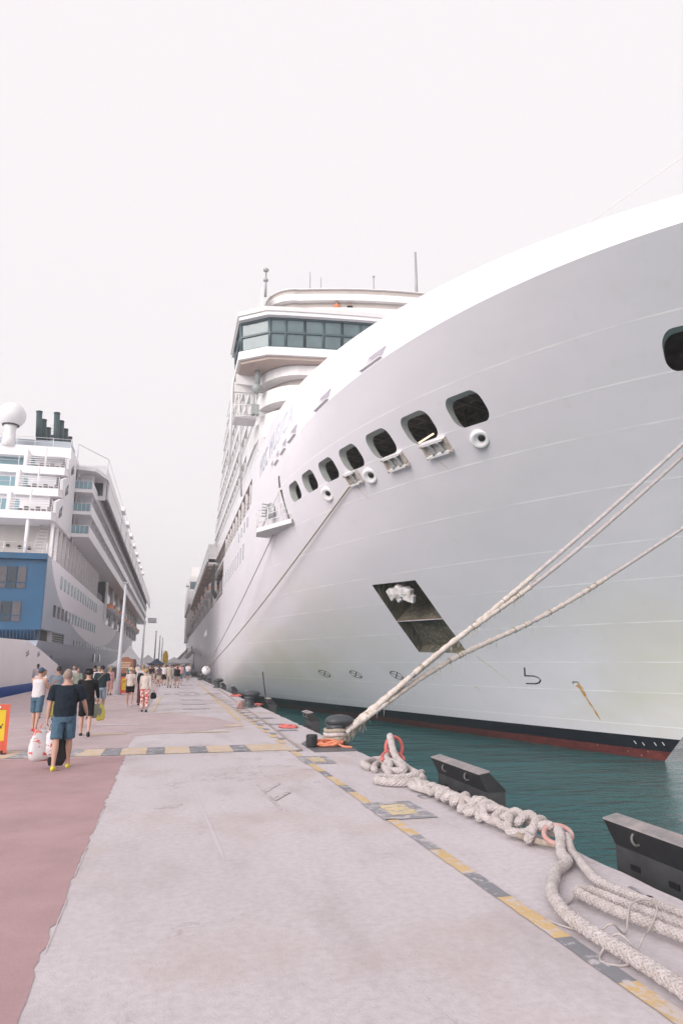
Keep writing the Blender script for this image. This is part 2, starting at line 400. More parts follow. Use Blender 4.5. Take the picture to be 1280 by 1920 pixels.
for i, (u0, v0, u1, v1) in enumerate(((-4.6, 21.1, -4.0, 21.5), (-1.9, 20.6, -.95, 21.0), (-4.6, 31.9, -2.4, 32.4), (-3.2, 37, -2.2, 37.8), (-2.0, 23.6, -.6, 24.0), (-7.5, 25.5, -5.2, 26.0), (.1, 28.7, 1.0, 29.0), (.4, 20.6, 1.9, 20.85), (1.9, 22.3, 2.5, 22.9))):
    strip('faded_dash_marking', u0, v0, u1, v1, M_YEL2 if i != 4 else M_PALE, .010, seed=i + 300, rough=.03)
# long pale scrape, rusty tyre mark, drain lines
sheet('pale_scrape_marking', [(.48, 14.0), (.51, 14.0), (.60, 11), (.71, 8.0), (.69, 7.4), (.665, 7.9), (.565, 11)], M_PALE, .0025, rough=.005)
M_SCUF = paint('rubbed_scuff', (.44, .36, .365), .44, (.55, .50, .52), 9)
for i, pl in enumerate((((1.55, 11.9), (1.6, 11.9), (1.72, 9.4), (1.62, 9.6)), ((1.58, 11.3), (1.95, 11.9), (1.96, 11.8), (1.62, 11.1)), ((1.62, 10.6), (1.98, 11.1), (1.97, 10.95), (1.66, 10.4)))):
    sheet('scuff_marking', list(pl), M_SCUF, .0025 + .004 * i, rough=.012, seed=i)
# faded stencilled characters by the edge
def glyph(strokes, u, v, s, name='stencil_marking'):
    g = MB()
    for (x0, y0, x1, y1) in strokes:
        d = Vector((x1 - x0, y1 - y0)); d.normalize(); w = Vector((-d.y, d.x)) * .045
        pts = [(x0 + w.x, y0 + w.y), (x1 + w.x, y1 + w.y), (x1 - w.x, y1 - w.y), (x0 - w.x, y0 - w.y)]
        g.add([Q(u + px * s, v + py * s, .008) for px, py in pts], [(3, 2, 1, 0)])
    g.build(name, M_GREYL, kind='structure')
glyph([(0, 0, 0, .7), (0, .7, .45, 0), (.45, 0, .45, .7)], 3.92, 5.55, .42)
glyph([(0, 0, 0, .8), (0, 0, .4, 0), (.4, 0, .45, .2)], 4.05, 5.0, .42)
glyph([(0, 0, .3, 0), (.3, 0, .3, .5), (.3, .5, 0, .5), (0, .5, 0, 0)], 3.78, 10.1, .4)
glyph([(0, 0, 0, .6)], 3.95, 10.6, .4)
# painted edge strip under the bollard: dark steel plate
mb = MB(); mb.prism([(3.35, 15.6), (4.33, 15.6), (4.33, 17.9), (3.62, 17.9), (3.35, 17.2)], 2, .001, .022)
pl = mb.build('mooring_plate', mat('dark_steel_plate', (.13, .13, .14), .5, .4, 5)); tag(pl, 'dark steel plate let into the quay under the big roped bollard', 'plate')
pl.location.x = PSL * 17

# ---------------------------------------------------------------- water
def water():
    m, b = newmat('harbour_water', .10, .42); l = m.node_tree.links
    n0 = noise(m, mapping(m, (.05, .12, 1)), 1.0, 5)
    c = mixc(m, rng(m, n0, .35, .65), (.014, .135, .140), (.010, .095, .102))
    l.new(c, b.inputs['Base Color']); b.inputs['IOR'].default_value = 1.33
    w1 = noise(m, mapping(m, (.55, 1.3, 1)), 1.0, 3, .5); w2 = noise(m, mapping(m, (2.0, 4.2, 1)), 1.0, 5, .6); w3 = noise(m, mapping(m, (.12, .3, 1)), 1.0, 2)
    h = math_node(m, 'ADD', math_node(m, 'MULTIPLY', w1, .55), math_node(m, 'ADD', math_node(m, 'MULTIPLY', w2, .27), math_node(m, 'MULTIPLY', w3, .9)))
    bp = m.node_tree.nodes.new('ShaderNodeBump'); bp.inputs['Strength'].default_value = 1; bp.inputs['Distance'].default_value = .5
    l.new(h, bp.inputs['Height']); l.new(bp.outputs[0], b.inputs['Normal']); return m
M_WATER = water()
mb = MB(); S = 3000
mb.add([(-S, -S, -2.4), (S, -S, -2.4), (S, S, -2.4), (-S, S, -2.4)], [(0, 1, 2, 3)])
sea = mb.build('water', M_WATER, kind='structure'); sea['label'] = 'teal rippled harbour water'
# ================================================================== BIG SHIP (right)
XC, BH, ZW, ZK = 21.9, 16.1, -2.4, 14.15
TH = [0.6, .99, 1.78, 1.03, 90.73, 44.65, 1.0, 2.68, .97, .53, 28.16, 10.14]
TOPP = (46.14, 35.11, 1.96, .52)
def hpar(z):
    s = min(max((z - ZW) / (ZK - ZW), 0), 1); t = TH
    yc = t[4] + (t[5] - t[4]) * s ** t[0]; st = t[10] + (t[11] - t[10]) * s ** t[1]
    return yc, yc - st, t[6] + (t[7] - t[6]) * s ** t[2], t[8] + (t[9] - t[8]) * s ** t[3]
def gv(v, n, m, z=14.):
    e = .012 + .075 * min(1, max(0, (8 - z) / 10)); w = math.copysign(abs(v) ** n, v); w = (w + math.sqrt(w * w + e * e)) / 2
    if v > .5: w = w * (1 - (v - .5) * 2) + v ** n * (v - .5) * 2
    return max(1 - w, 0) ** m
def sup(Y, p, z=14.): v = min(max((p[0] - Y) / p[1], -3), 1); return BH * gv(v, p[2], p[3], z)
def ztop(Y): return 17.9 - 1.95 * (max(45 - Y, 0) / 29.7) ** 2
def hbr(Y, z):
    if z <= ZK: return sup(Y, hpar(z), z)
    f = (z - ZK) / (ztop(Y) - ZK); return sup(Y, hpar(ZK)) * (1 - f) + sup(Y, TOPP) * f
def hp(Y, z, off=0.):
    """point on the starboard side of the hull, pushed out by off"""
    p = Vector((XC - hbr(Y, z), Y, z))
    return p + hn(Y, z) * off if off else p
def hn(Y, z):
    e = .05; a = Vector((XC - hbr(Y - e, z), Y - e, z)); b = Vector((XC - hbr(Y + e, z), Y + e, z)); c = Vector((XC - hbr(Y, z - e), Y, z - e)); d = Vector((XC - hbr(Y, z + e), Y, z + e))
    n = (b - a).cross(d - c).normalized()
    return n if n.x < 0 else -n
ship = thing('cruise_ship', 'huge white cruise ship with flared bow towering at the right of the quay', 'cruise ship', (XC, 31, -2.4))
ship_inv = Matrix.Translation(-Vector(ship.location))
def sp(mb_, name, mats, kind=None, parent=None, label=None):
    me = mb_.mesh(name, mats); me.transform(ship_inv)
    o = bpy.data.objects.new(name, me); COL.objects.link(o); o.parent = parent or ship
    if kind: o['kind'] = kind
    if label: o['label'] = label
    return o
# hull loft (closed solid)
NV = 84
vvs = [math.sin(math.pi / 2 * (i / (NV - 1)) ** .9) for i in range(NV)][::-1]    # 1 (stem) .. 0
aft = [50 + 12 * i for i in range(21)]
zl = [-5.5, -3.2] + [ZW + (ZK - ZW) * i / 34 for i in range(35)]
rows = []
for z in zl:
    p = hpar(max(z, ZW)); row = []
    for vv in vvs: row.append((p[0] - p[1] * vv, BH * gv(vv, p[2], p[3], z), z))
    y0 = p[0]
    for k in range(1, 20): yy_ = y0 + (293 - y0) * (k / 19) ** 2; row.append((yy_, sup(yy_, p, z), z))
    rows.append(row)
pk = hpar(ZK)
for f in (.2, .4, .6, .8, 1.0):
    row = []
    for vv in vvs:
        yk = pk[0] - pk[1] * vv; hk = BH * gv(vv, pk[2], pk[3])
        yt = 11.8 + (yk - 10.14) * (46.14 - 11.8) / (pk[0] - 10.14); ht = sup(yt, TOPP) if vv < 1 else 0
        row.append((yk * (1 - f) + yt * f, hk * (1 - f) + ht * f, ZK + (ztop(yt) - ZK) * f))
    for k in range(1, 20): yk = pk[0] + (293 - pk[0]) * (k / 19) ** 2; yt = 46.2 + (293 - 46.2) * (k / 19) ** 2; row.append((yk * (1 - f) + yt * f, sup(yk, pk) * (1 - f) + sup(yt, TOPP) * f, ZK + (17.9 - ZK) * f))
    rows.append(row)
NR, NC = len(rows), len(rows[0]); mb = MB(); vs = []
for r in rows: vs += [(XC - h, y, z) for (y, h, z) in r]
for r in rows: vs += [(XC + max(h, 0.0), y, z) for (y, h, z) in r]
O = NR * NC; fs = []
for i in range(NR - 1):
    for j in range(NC - 1):
        a = i * NC + j; fs.append((a, a + 1, a + 1 + NC, a + NC)); fs.append((O + a, O + a + NC, O + a + 1 + NC, O + a + 1))
for i in range(NR - 1):
    a = i * NC + NC - 1; fs.append((a, O + a, O + a + NC, a + NC))
for j in range(NC - 1):
    fs.append((j + 1, j, O + j, O + j + 1)); a = (NR - 1) * NC + j; fs.append((a, a + 1, O + a + 1, O + a))
mb.add(vs, fs, 0, True)
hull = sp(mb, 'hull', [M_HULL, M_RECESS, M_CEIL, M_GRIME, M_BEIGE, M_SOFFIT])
bm = bmesh.new(); bm.from_mesh(hull.data); bmesh.ops.remove_doubles(bm, verts=bm.verts, dist=.0008); bmesh.ops.recalc_face_normals(bm, faces=bm.faces); bm.to_mesh(hull.data); bm.free()
# --- cutters
def rrect(w, h, r, n=6):
    pts = []
    for cx, cy, a0 in ((w / 2 - r, h / 2 - r, 0), (-w / 2 + r, h / 2 - r, 90), (-w / 2 + r, -h / 2 + r, 180), (w / 2 - r, -h / 2 + r, 270)):
        for k in range(n + 1): a = math.radians(a0 + 90 * k / n); pts.append((cx + r * math.cos(a), cy + r * math.sin(a)))
    return pts
def cutter(mb_, mats):
    b = bmesh.new(); me = mb_.mesh('cutter', mats); me.transform(ship_inv); b.from_mesh(me); bmesh.ops.recalc_face_normals(b, faces=b.faces); b.to_mesh(me); b.free()
    o = bpy.data.objects.new('cutter', me); COL.objects.link(o); o.matrix_world = Matrix.Translation(ship.location); return o
def port_cut(mb_, Y, z, w, h, r, din, mi=0, dout=1.2):
    n = hn(Y, z); n = Vector((n.x, n.y, 0)).normalized(); t = Vector((0, 0, 1)).cross(n).normalized(); c = hp(Y, z)
    pts = rrect(w, h, r); k = len(pts); vs = []
    for d in (dout, -din):
        for (a, b_) in pts: vs.append(c + t * a + Vector((0, 0, b_)) + n * d)
    mb_.add(vs, [tuple(range(k)), tuple(range(2 * k - 1, k - 1, -1))] + [(i, i + k, (i + 1) % k + k, (i + 1) % k) for i in range(k)], mi, False)
    return c, n, t
WY = [23.4, 25.84, 28.3, 30.73, 33.09, 35.54, 37.96]
M5 = [M_HULL, M_RECESS, M_CEIL, M_GRIME, M_BEIGE, M_SOFFIT]
cuts = []
# corridor of the mooring deck, follows the side
mb = MB(); ystep = [13.2 + i * 1.4 for i in range(19)] + [39.4]
out_, in_ = [], []
for y in ystep:
    n = hn(y, 11.4); n = Vector((n.x, n.y, 0)).normalized(); c = hp(y, 11.0)
    cb = hp(y, 10.6); ct = hp(y, 13.0)
    out_.append((cb - n * .34, ct - n * .34)); in_.append((cb - n * 5.2, ct - n * 5.2))
PP = out_ + in_[::-1]
k = len(ystep)
vs = [(p[0].x, p[0].y, 10.6) for p in PP] + [(p[1].x, p[1].y, 13.0) for p in PP]; K = len(PP)
fs = [];
for i in range(k - 1):
    a, b_, c_, d_ = i, i + 1, K - 2 - i, K - 1 - i
    fs += [(a, b_, c_, d_), (K + a, K + d_, K + c_, K + b_)]
for i in range(K): j = (i + 1) % K; fs.append((i, i + K, j + K, j))
mb.add(vs, fs, 2); cuts.append(cutter(mb, M5))
mb = MB()
for y in WY + [16.55]: port_cut(mb, y, 11.64, 1.72 if y > 20 else 1.9, 1.0, .38, .9, 1)
cuts.append(cutter(mb, M5))
mb = MB()
for y, w in ((25.84, 1.45), (30.93, 1.55), (36.29, 1.5), (38.81, 1.3), (41.15, 1.2), (43.4, 1.1), (21.2, 0)):
    if w: port_cut(mb, y, 14.62, w, .62, .14, .55, 0, 1.0)
cuts.append(cutter(mb, M5))
# shell door slots beside the platform
mb = MB(); port_cut(mb, 40.45, 11.35, .52, 1.9, .08, .7, 2); port_cut(mb, 40.6, 12.85, .5, .75, .08, .5, 2); cuts.append(cutter(mb, M5))
# anchor pocket: two stepped bays
A = [hp(37.21, 6.24), hp(33.88, 6.17), hp(35.51, 2.44), hp(39.12, 2.54)]; L1, L2 = hp(38.28, 4.30), hp(34.78, 4.27)
nA = Vector((-.86, -.45, -.25)).normalized(); up = Vector((0, 0, 1))
def wedge(mb_, q, din, mi, lift):
    o_ = [p + nA * 1.0 - up * (lf / d) for p, d, lf in zip(q, din, lift)]; i_ = [p - nA * d + up * lf for p, d, lf in zip(q, din, lift)]
    mb_.add(o_ + i_, [(0, 1, 2, 3), (7, 6, 5, 4), (0, 4, 5, 1), (1, 5, 6, 2), (2, 6, 7, 3), (3, 7, 4, 0)], mi)
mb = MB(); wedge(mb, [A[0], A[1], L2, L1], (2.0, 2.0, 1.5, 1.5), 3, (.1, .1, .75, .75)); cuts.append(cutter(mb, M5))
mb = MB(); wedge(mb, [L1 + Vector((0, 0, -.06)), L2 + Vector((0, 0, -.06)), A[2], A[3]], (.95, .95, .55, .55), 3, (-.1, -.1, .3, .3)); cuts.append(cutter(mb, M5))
# side promenade and lifeboat bay
mb = MB(); mb.box((4.0, 55, 14.75), (8.6, 288, 16.9), 4); cuts.append(cutter(mb, M5))
mb = MB(); mb.box((4.0, 86, 10.25), (8.5, 262, 14.9), 4); cuts.append(cutter(mb, M5))
# bow thruster/overboard discharge hole
mb = MB(); port_cut(mb, 30.5, .96, .42, .17, .08, .12, 1); cuts.append(cutter(mb, M5))
bool_cut(hull, cuts)
# the knuckle and transom stay crisp
for p in hull.data.polygons: p.use_smooth = (p.material_index == 0)
try:
    hull.data.set_sharp_from_angle(angle=math.radians(22))
except Exception: pass
# ---------------------------------------------------------------- mooring-deck fittings
def frame_at(Y, z, off=0.):
    n = hn(Y, z); nh = Vector((n.x, n.y, 0)).normalized(); t = up.cross(nh).normalized()
    upn = nh.cross(t); R = Matrix((t, nh, Vector((0, 0, 1)))).transposed()   # x along hull, y outward, z up
    return hp(Y, z, off), R, n, t
for i, y in enumerate(WY):
    c, R, n, t = frame_at(y, 11.64)
    b_ = MB()
    for s_ in (-.75, .1, .95):
        b_.obox(c - R @ Vector((s_ * 1.1, 2.4, 0)) + up * 1.35, .05, 2.0, .13, R)
    b_.obox(c - R @ Vector((0, 2.2, 0)) + up * 1.42, 1.2, .06, .10, R)
    b_.tube([c - R @ Vector((.9, 1.0, .9)), c - R @ Vector((-.5, 3.0, -1.2))], .06, 6)
    b_.tube([c - R @ Vector((-.3, 2.6, 1.6)), c - R @ Vector((-.3, 2.6, -1.3))], .07, 6)
    if i in (0, 4): b_.obox(c - R @ Vector((.2, 3.2, .9)), .7, .35, .8, R)
    sp(b_, 'deck_beam', mat('deck_beam_grey', (.42, .41, .39), .6, .3, 2))
# lit fluorescent tube seen in the second opening
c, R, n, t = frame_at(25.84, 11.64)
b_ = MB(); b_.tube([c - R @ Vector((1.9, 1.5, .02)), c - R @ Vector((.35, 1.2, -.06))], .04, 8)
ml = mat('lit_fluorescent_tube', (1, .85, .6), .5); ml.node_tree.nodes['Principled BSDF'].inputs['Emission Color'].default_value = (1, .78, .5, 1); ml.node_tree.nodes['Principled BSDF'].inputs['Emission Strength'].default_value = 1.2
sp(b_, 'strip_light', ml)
def fairlead(Y, z, w, h, nroll):
    c, R, n, t = frame_at(Y, z, .10)
    tilt = Matrix.Rotation(0, 3, 'X'); b_ = MB()
    nz = n; ax = t; vz = nz.cross(ax).normalized(); vz = vz if vz.z > 0 else -vz
    R2 = Matrix((ax, nz, vz)).transposed()
    for sz in (-1, 1): b_.obox(c + vz * sz * h / 2, w / 2 + .04, .10, .055, R2, 0)
    for sx in (-1, 1): b_.obox(c + ax * sx * w / 2 + nz * .0, .03, .09, h / 2, R2, 1)
    for sx in (-1, 1):
        for sz in (-1, 1): b_.tube([c + ax * sx * w / 2 + vz * sz * h / 2 - nz * .1, c + ax * sx * w / 2 + vz * sz * h / 2 + nz * .16], .05, 8, 1)
    o = sp(b_, 'fairlead', [M_WHITE, M_RUSTW])
    for k in range(nroll):
        r_ = MB(); cx = c + ax * ((k - (nroll - 1) / 2) * w / (nroll + .6)) 
        prof = [cx - vz * (h / 2 - .05), cx - vz * h * .25, cx, cx + vz * h * .25, cx + vz * (h / 2 - .05)]
        r_.tube(prof, [.12, .085, .07, .085, .12], 12, 0); sp(r_, 'roller', mat('roller_grey', (.40, .40, .40), .5, .4, 6), parent=o).matrix_parent_inverse = Matrix.Identity(4)
    d_ = MB(); d_.obox(c - nz * .085, w / 2, .012, h / 2, R2); sp(d_, 'backing_plate', mat('worn_backing_plate', (.50, .49, .48), .7, .4, 5), parent=o)  # grey backing plate behind the rollers
    return c, n
fl = [fairlead(25.84, 10.85, 1.30, .62, 2), fairlead(28.25, 10.86, 1.25, .62, 2), fairlead(31.45, 10.87, .95, .60, 1)]
# streaks of rust below them, thin stain decals that belong to the paint
def hull_strip(name, path, wid, m, off=.012, parent=None):
    """ribbon on the hull through (Y,z) points with widths"""
    b_ = MB(); P_ = [hp(y, z, off) for y, z in path]; vs = []
    for i, p in enumerate(P_):
        tt = (P_[min(i + 1, len(P_) - 1)] - P_[max(i - 1, 0)]).normalized(); s_ = tt.cross(hn(*path[i])).normalized()
        w_ = wid[i] if isinstance(wid, (list, tuple)) else wid
        vs += [p - s_ * w_ / 2, p + s_ * w_ / 2]
    b_.add(vs, [(2 * i, 2 * i + 1, 2 * i + 3, 2 * i + 2) for i in range(len(P_) - 1)]); return sp(b_, name, m)
M_RUST = paint('orange_rust_stain', (.62, .30, .05), .50, (.74, .70, .60), 4)
M_YST = paint('yellow_water_stain', (.66, .60, .30), .46, (.75, .74, .68), 3)
def lerpath(a, b_, n=8, wob=.0, seed=1):
    r_ = random.Random(seed); return [(a[0] + (b_[0] - a[0]) * i / n + r_.uniform(-wob, wob), a[1] + (b_[1] - a[1]) * i / n) for i in range(n + 1)]
hull_strip('rust_streak', [(30.48, .90), (30.42, .74), (30.46, .5), (30.53, .18), (30.5, -.2), (30.52, -.5), (30.51, -.78)], [.30, .24, .17, .12, .08, .11, .03], M_RUST)
hull_strip('rust_streak', lerpath((35.1, 2.30), (34.36, .89), 10, .03), [.05, .09, .07, .05, .06, .045, .035, .03, .03, .02, .015], M_YST)
hull_strip('rust_streak', lerpath((37.2, .62), (37.1, .25), 4, .02), [.22, .12, .07, .04, .02], M_YST)
for (yy, zz, l_) in ((26.4, 10.5, .5), (31.8, 10.5, .7), (40.3, 10.15, .8)): hull_strip('rust_streak', lerpath((yy, zz), (yy - .1, zz - l_), 5, .01, int(yy)), [.09, .06, .05, .03, .02, .01], M_YST)
# white bell-mouth chocks
def bell(Y, z, r):
    c, R, n, t = frame_at(Y, z, .06); d = (n + Vector((.15, -.5, -.15))).normalized(); q = d.to_track_quat('Z', 'Y').to_matrix(); b_ = MB()
    b_.lathe([(r * 1.18, -.12), (r * 1.15, .0), (r * 1.06, .07), (r * .92, .10), (r * .66, .07), (r * .4, .02)], c, 28, 0, q)
    o = sp(b_, 'mooring_chock', M_WHITE); h_ = MB(); h_.lathe([(r * .55, .085), (r * .54, .09)], c + t * (-r * .22) + up * r * .1, 20, 0, q)
    h_ = MB(); h_.lathe([(r * .42, .06), (r * .38, .085)], c + (t if t.y < 0 else -t) * r * .22 + up * r * .16 + d * .0, 20, 0, q); sp(h_, 'chock_hole', M_BLACK, parent=o)
for a in ((23.96, 10.7, .36), (30.33, 10.7, .36), (34.36, 10.7, .36)): bell(*a)
# ledges under the upper ports
for y, w in ((25.84, 1.7), (30.93, 1.8), (36.29, 1.7), (38.81, 1.5), (41.15, 1.4)):
    c, R, n, t = frame_at(y, 14.27, .04); b_ = MB(); b_.obox(c, w / 2, .10, .025, R); sp(b_, 'port_ledge', M_WHITE2)
# draft and thruster marks
def mark(segs, w=.055, name='hull_mark'):
    b_ = MB()
    for path in segs:
        P_ = [hp(y, z, .014) for y, z in path]; vs = []
        for i, p in enumerate(P_):
            tt = (P_[min(i + 1, len(P_) - 1)] - P_[max(i - 1, 0)]).normalized(); s_ = tt.cross(hn(*path[i])).normalized(); vs += [p - s_ * w / 2, p + s_ * w / 2]
        b_.add(vs, [(2 * i, 2 * i + 1, 2 * i + 3, 2 * i + 2) for i in range(len(P_) - 1)])
    return sp(b_, name, M_BLACK)
def ring(Y, z, ry, rz):
    segs = [[(Y + ry * math.cos(a * math.pi / 12), z + rz * math.sin(a * math.pi / 12)) for a in range(25)]]
    for a in (.78, 2.36): segs.append([(Y - ry * math.cos(a), z - rz * math.sin(a)), (Y + ry * math.cos(a), z + rz * math.sin(a))])
    return segs
mark(ring(52.2, 1.13, .66, .25)); mark(ring(48.0, 1.13, .58, .25)); mark(ring(43.4, 1.14, .52, .25))
mark([[(32.69, 1.70), (32.9, 1.48), (33.11, 1.27)], [(33.14, 1.28), (32.8, 1.28), (32.55, 1.27), (32.38, 1.2), (32.36, 1.07), (32.58, .94), (32.86, .88), (33.44, .88)]], .075)
for k, (yy, zz) in enumerate(((27.9, -1.55), (28.3, -1.60), (28.9, -1.66), (29.3, -1.62))): hull_strip('draft_number', [(yy, zz), (yy - .05, zz - .14)], .05, M_WHITE2)
# anchor hanging in the pocket
ac = (A[0] + A[1]) / 2 - nA * .55 + Vector((0, 0, -.55)); tA = (A[1] - A[0]).normalized(); upA = tA.cross(nA).normalized(); upA = upA if upA.z > 0 else -upA
RA = Matrix((tA, nA, upA)).transposed(); b_ = MB()
R4 = RA @ Matrix.Rotation(.35, 3, 'Y'); R5 = RA @ Matrix.Rotation(-.5, 3, 'Y'); b_.obox(ac, .70, .26, .20, RA); b_.obox(ac - upA * .22, .50, .22, .12, RA); b_.obox(ac + tA * .66 - upA * .24, .26, .20, .36, R4); b_.obox(ac - tA * .66 - upA * .14, .20, .20, .34, R5); b_.obox(ac - tA * .10 - upA * .40, .17, .17, .20, R5); b_.obox(ac + tA * .93 - upA * .50, .12, .14, .22, R4); b_.ell(ac + upA * .18, .3, .3, .22, RA)
b_.tube([ac, ac + upA * .6 - nA * .5, ac + upA * .9 - nA * 1.2], [.22, .18, .15], 8)
anc = sp(b_, 'anchor', mat('grey_anchor_casting', (.66, .65, .66), .6, 0, 3, col2=(.34, .30, .27), bump=.4, bscale=3)); md = anc.modifiers.new('r', 'REMESH'); md.mode = 'VOXEL'; md.voxel_size = .035; md.use_smooth_shade = True; anc.modifiers.new('s', 'SMOOTH').iterations = 8
b_ = MB(); b_.tube([L1 + nA * -.05, (L1 + L2) / 2 - nA * .05, L2 - nA * .05], .05, 6); sp(b_, 'pocket_lip', mat('rusty_lip', (.20, .10, .06), .8, .5, 6))
# ---------------------------------------------------------------- mooring platform folded out of the side
b_ = MB(); c0 = hp(40.45, 10.25); 
b_.prism([(c0.x + .3, 40.3), (c0.x - .1, 39.7), (4.95, 43.3), (5.1, 44.9), (5.9, 45.2)], 2, 10.12, 10.40)
plat = sp(b_, 'mooring_platform', M_WHITE2)
b_ = MB(); 
def seg(a, b__, r=.03): b_.tube([a, b__], r, 6)
P0, P1, P2 = Vector((c0.x - .1, 39.8, 10.4)), Vector((5.0, 43.3, 10.4)), Vector((5.12, 44.9, 10.4))
for f in (0, .35, .68, 1): q = P0.lerp(P1, f); seg(q, q + up * 1.15)
seg(P2, P2 + up * 1.15)
for hh in (.35, .75, 1.15): seg(P0 + up * hh, P1 + up * hh, .025); seg(P1 + up * hh, P2 + up * hh, .025)
sp(b_, 'platform_rail', M_WHITE, parent=plat)
b_ = MB(); cc = Vector((5.75, 43.0, 11.5)); b_.lathe([(.55, -.06), (.55, .06)], cc, 20, 0, Vector((-1, -.4, 0)).to_track_quat('Z', 'Y').to_matrix()); 
for k in range(5): b_.obox(cc + Vector((-.1, -.05, -.4 + k * .2)), .03, .5, .03, Vector((-1, -.4, 0)).to_track_quat('Y', 'Z').to_matrix())
sp(b_, 'winch_wheel', M_STEEL, parent=plat)
b_ = MB(); q = hp(40.5, 12.4); b_.tube([q, Vector((5.3, 43.0, 10.5))], .05, 6); b_.tube([hp(40.4, 12.2) - Vector((.1, 0, 0)), hp(40.3, 10.4) - Vector((.12, 0, 0))], .05, 6); sp(b_, 'platform_stay', M_WHITE2, parent=plat)
# ---------------------------------------------------------------- name on the bow
def ship_name():
    cu = bpy.data.curves.new('name', 'FONT'); cu.body = 'MSC MUSICA'; cu.size = 1.9; cu.extrude = .02; cu.space_character = 1.15
    o = bpy.data.objects.new('name', cu); COL.objects.link(o)
    dg = bpy.context.evaluated_depsgraph_get(); dg.update(); me = bpy.data.meshes.new_from_object(o.evaluated_get(dg)); bpy.data.objects.remove(o)
    b2 = bmesh.new(); b2.from_mesh(me); bmesh.ops.triangulate(b2, faces=b2.faces); bmesh.ops.remove_doubles(b2, verts=b2.verts, dist=1e-5)
    xs = [v.co.x for v in b2.verts]; x0, x1 = min(xs), max(xs)
    for v in b2.verts:
        Y = 49.6 - (v.co.x - x0) / (x1 - x0) * 12.6; z = 15.55 + v.co.y; p = hp(Y, z, .02 + (v.co.z + .02) * .5); v.co = p
    b2.to_mesh(me); b2.free(); me.transform(ship_inv); mt = mat('ship_name_blue', (.60, .62, .70), .5)
    # one object per letter
    par = list(range(len(me.vertices)))
    def fd(i):
        while par[i] != i: par[i] = par[par[i]]; i = par[i]
        return i
    for e_ in me.edges: a_, c_ = fd(e_.vertices[0]), fd(e_.vertices[1]); par[a_] = c_
    grp = {}
    for pl_ in me.polygons: grp.setdefault(fd(pl_.vertices[0]), []).append(tuple(pl_.vertices))
    for g_ in grp.values():
        ids = sorted({i for f_ in g_ for i in f_}); mp_ = {i: k for k, i in enumerate(ids)}; b3_ = MB(); b3_.add([me.vertices[i].co for i in ids], [tuple(mp_[i] for i in f_) for f_ in g_]); b3_.build('letter', mt, ship)
ship_name()
# ---------------------------------------------------------------- superstructure
def plan(yf, bulge, hw, rc, yb, xoff=0, nf=14, ncr=8):
    """front outline, symmetric about XC: convex front, rounded corners, straight sides"""
    pts = []; xf = hw - rc
    for i in range(nf + 1):
        x = -xf + 2 * xf * i / nf; pts.append((x, yf + bulge * (x / xf) ** 2))
    y1 = yf + bulge; cr = []
    for i in range(1, ncr + 1):
        a = math.pi / 2 * i / ncr; cr.append((xf + rc * math.sin(a), y1 + rc * 1.25 * (1 - math.cos(a))))
    right_ = cr; left_ = [(-x, y) for x, y in reversed(cr)]
    return [(XC + x, y) for x, y in ([(-hw, yb)] + left_ + pts + right_ + [(hw, yb)])]
def slab(name, pl_, z0, z1, m, smooth=False, parent=None):
    b_ = MB(); b_.prism(pl_, 2, z0, z1); return sp(b_, name, m, parent=parent)
sup_ = MB(); sup_.prism(plan(49.2, 2.2, 14.5, 3.5, 100), 2, 17.0, 28.9); tower = sp(sup_, 'superstructure', M_WHITE2)
slab('deck_fascia', plan(47.3, 2.0, 16.15, 3.4, 60), 19.3, 21.2, M_WHITE)
slab('deck_fascia', plan(47.2, 2.0, 16.1, 3.4, 60), 21.9, 23.1, M_WHITE)
slab('deck_fascia', plan(47.2, 2.0, 16.1, 3.4, 60), 23.95, 24.75, M_WHITE)
slab('front_bulkhead', plan(47.9, 2.0, 15.2, 3.2, 60), 17.9, 24.6, M_BEIGE)
# bridge: wings stick out past the hull on both sides
def bplan(yf, hw, ch, yb, cut=0.):
    p = [(-hw, yb), (-hw, yf + 2.7 + cut), (-hw + 2.0, yf + 1.2)]
    for i in range(11): x = -(hw - 3.2) + 2 * (hw - 3.2) * i / 10; p.append((x, yf + 1.0 * (x / (hw - 3.2)) ** 2))
    p += [(hw - 2.0, yf + 1.2), (hw, yf + 2.7 + cut), (hw, yb)]
    return [(XC + x, y) for x, y in p]
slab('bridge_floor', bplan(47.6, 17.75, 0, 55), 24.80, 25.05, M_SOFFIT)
slab('bridge_sill', bplan(47.35, 17.95, 0, 55.2), 25.05, 25.7, M_WHITE)
slab('bridge_roof', bplan(46.9, 18.05, 0, 56.5), 28.15, 28.85, M_WHITE)
roofl = slab('roof_edge', bplan(46.8, 18.15, 0, 56.6), 28.45, 28.80, M_WHITE2)
slab('bridge_interior', bplan(49.6, 15.8, 0, 54), 25.7, 28.15, M_DARK)
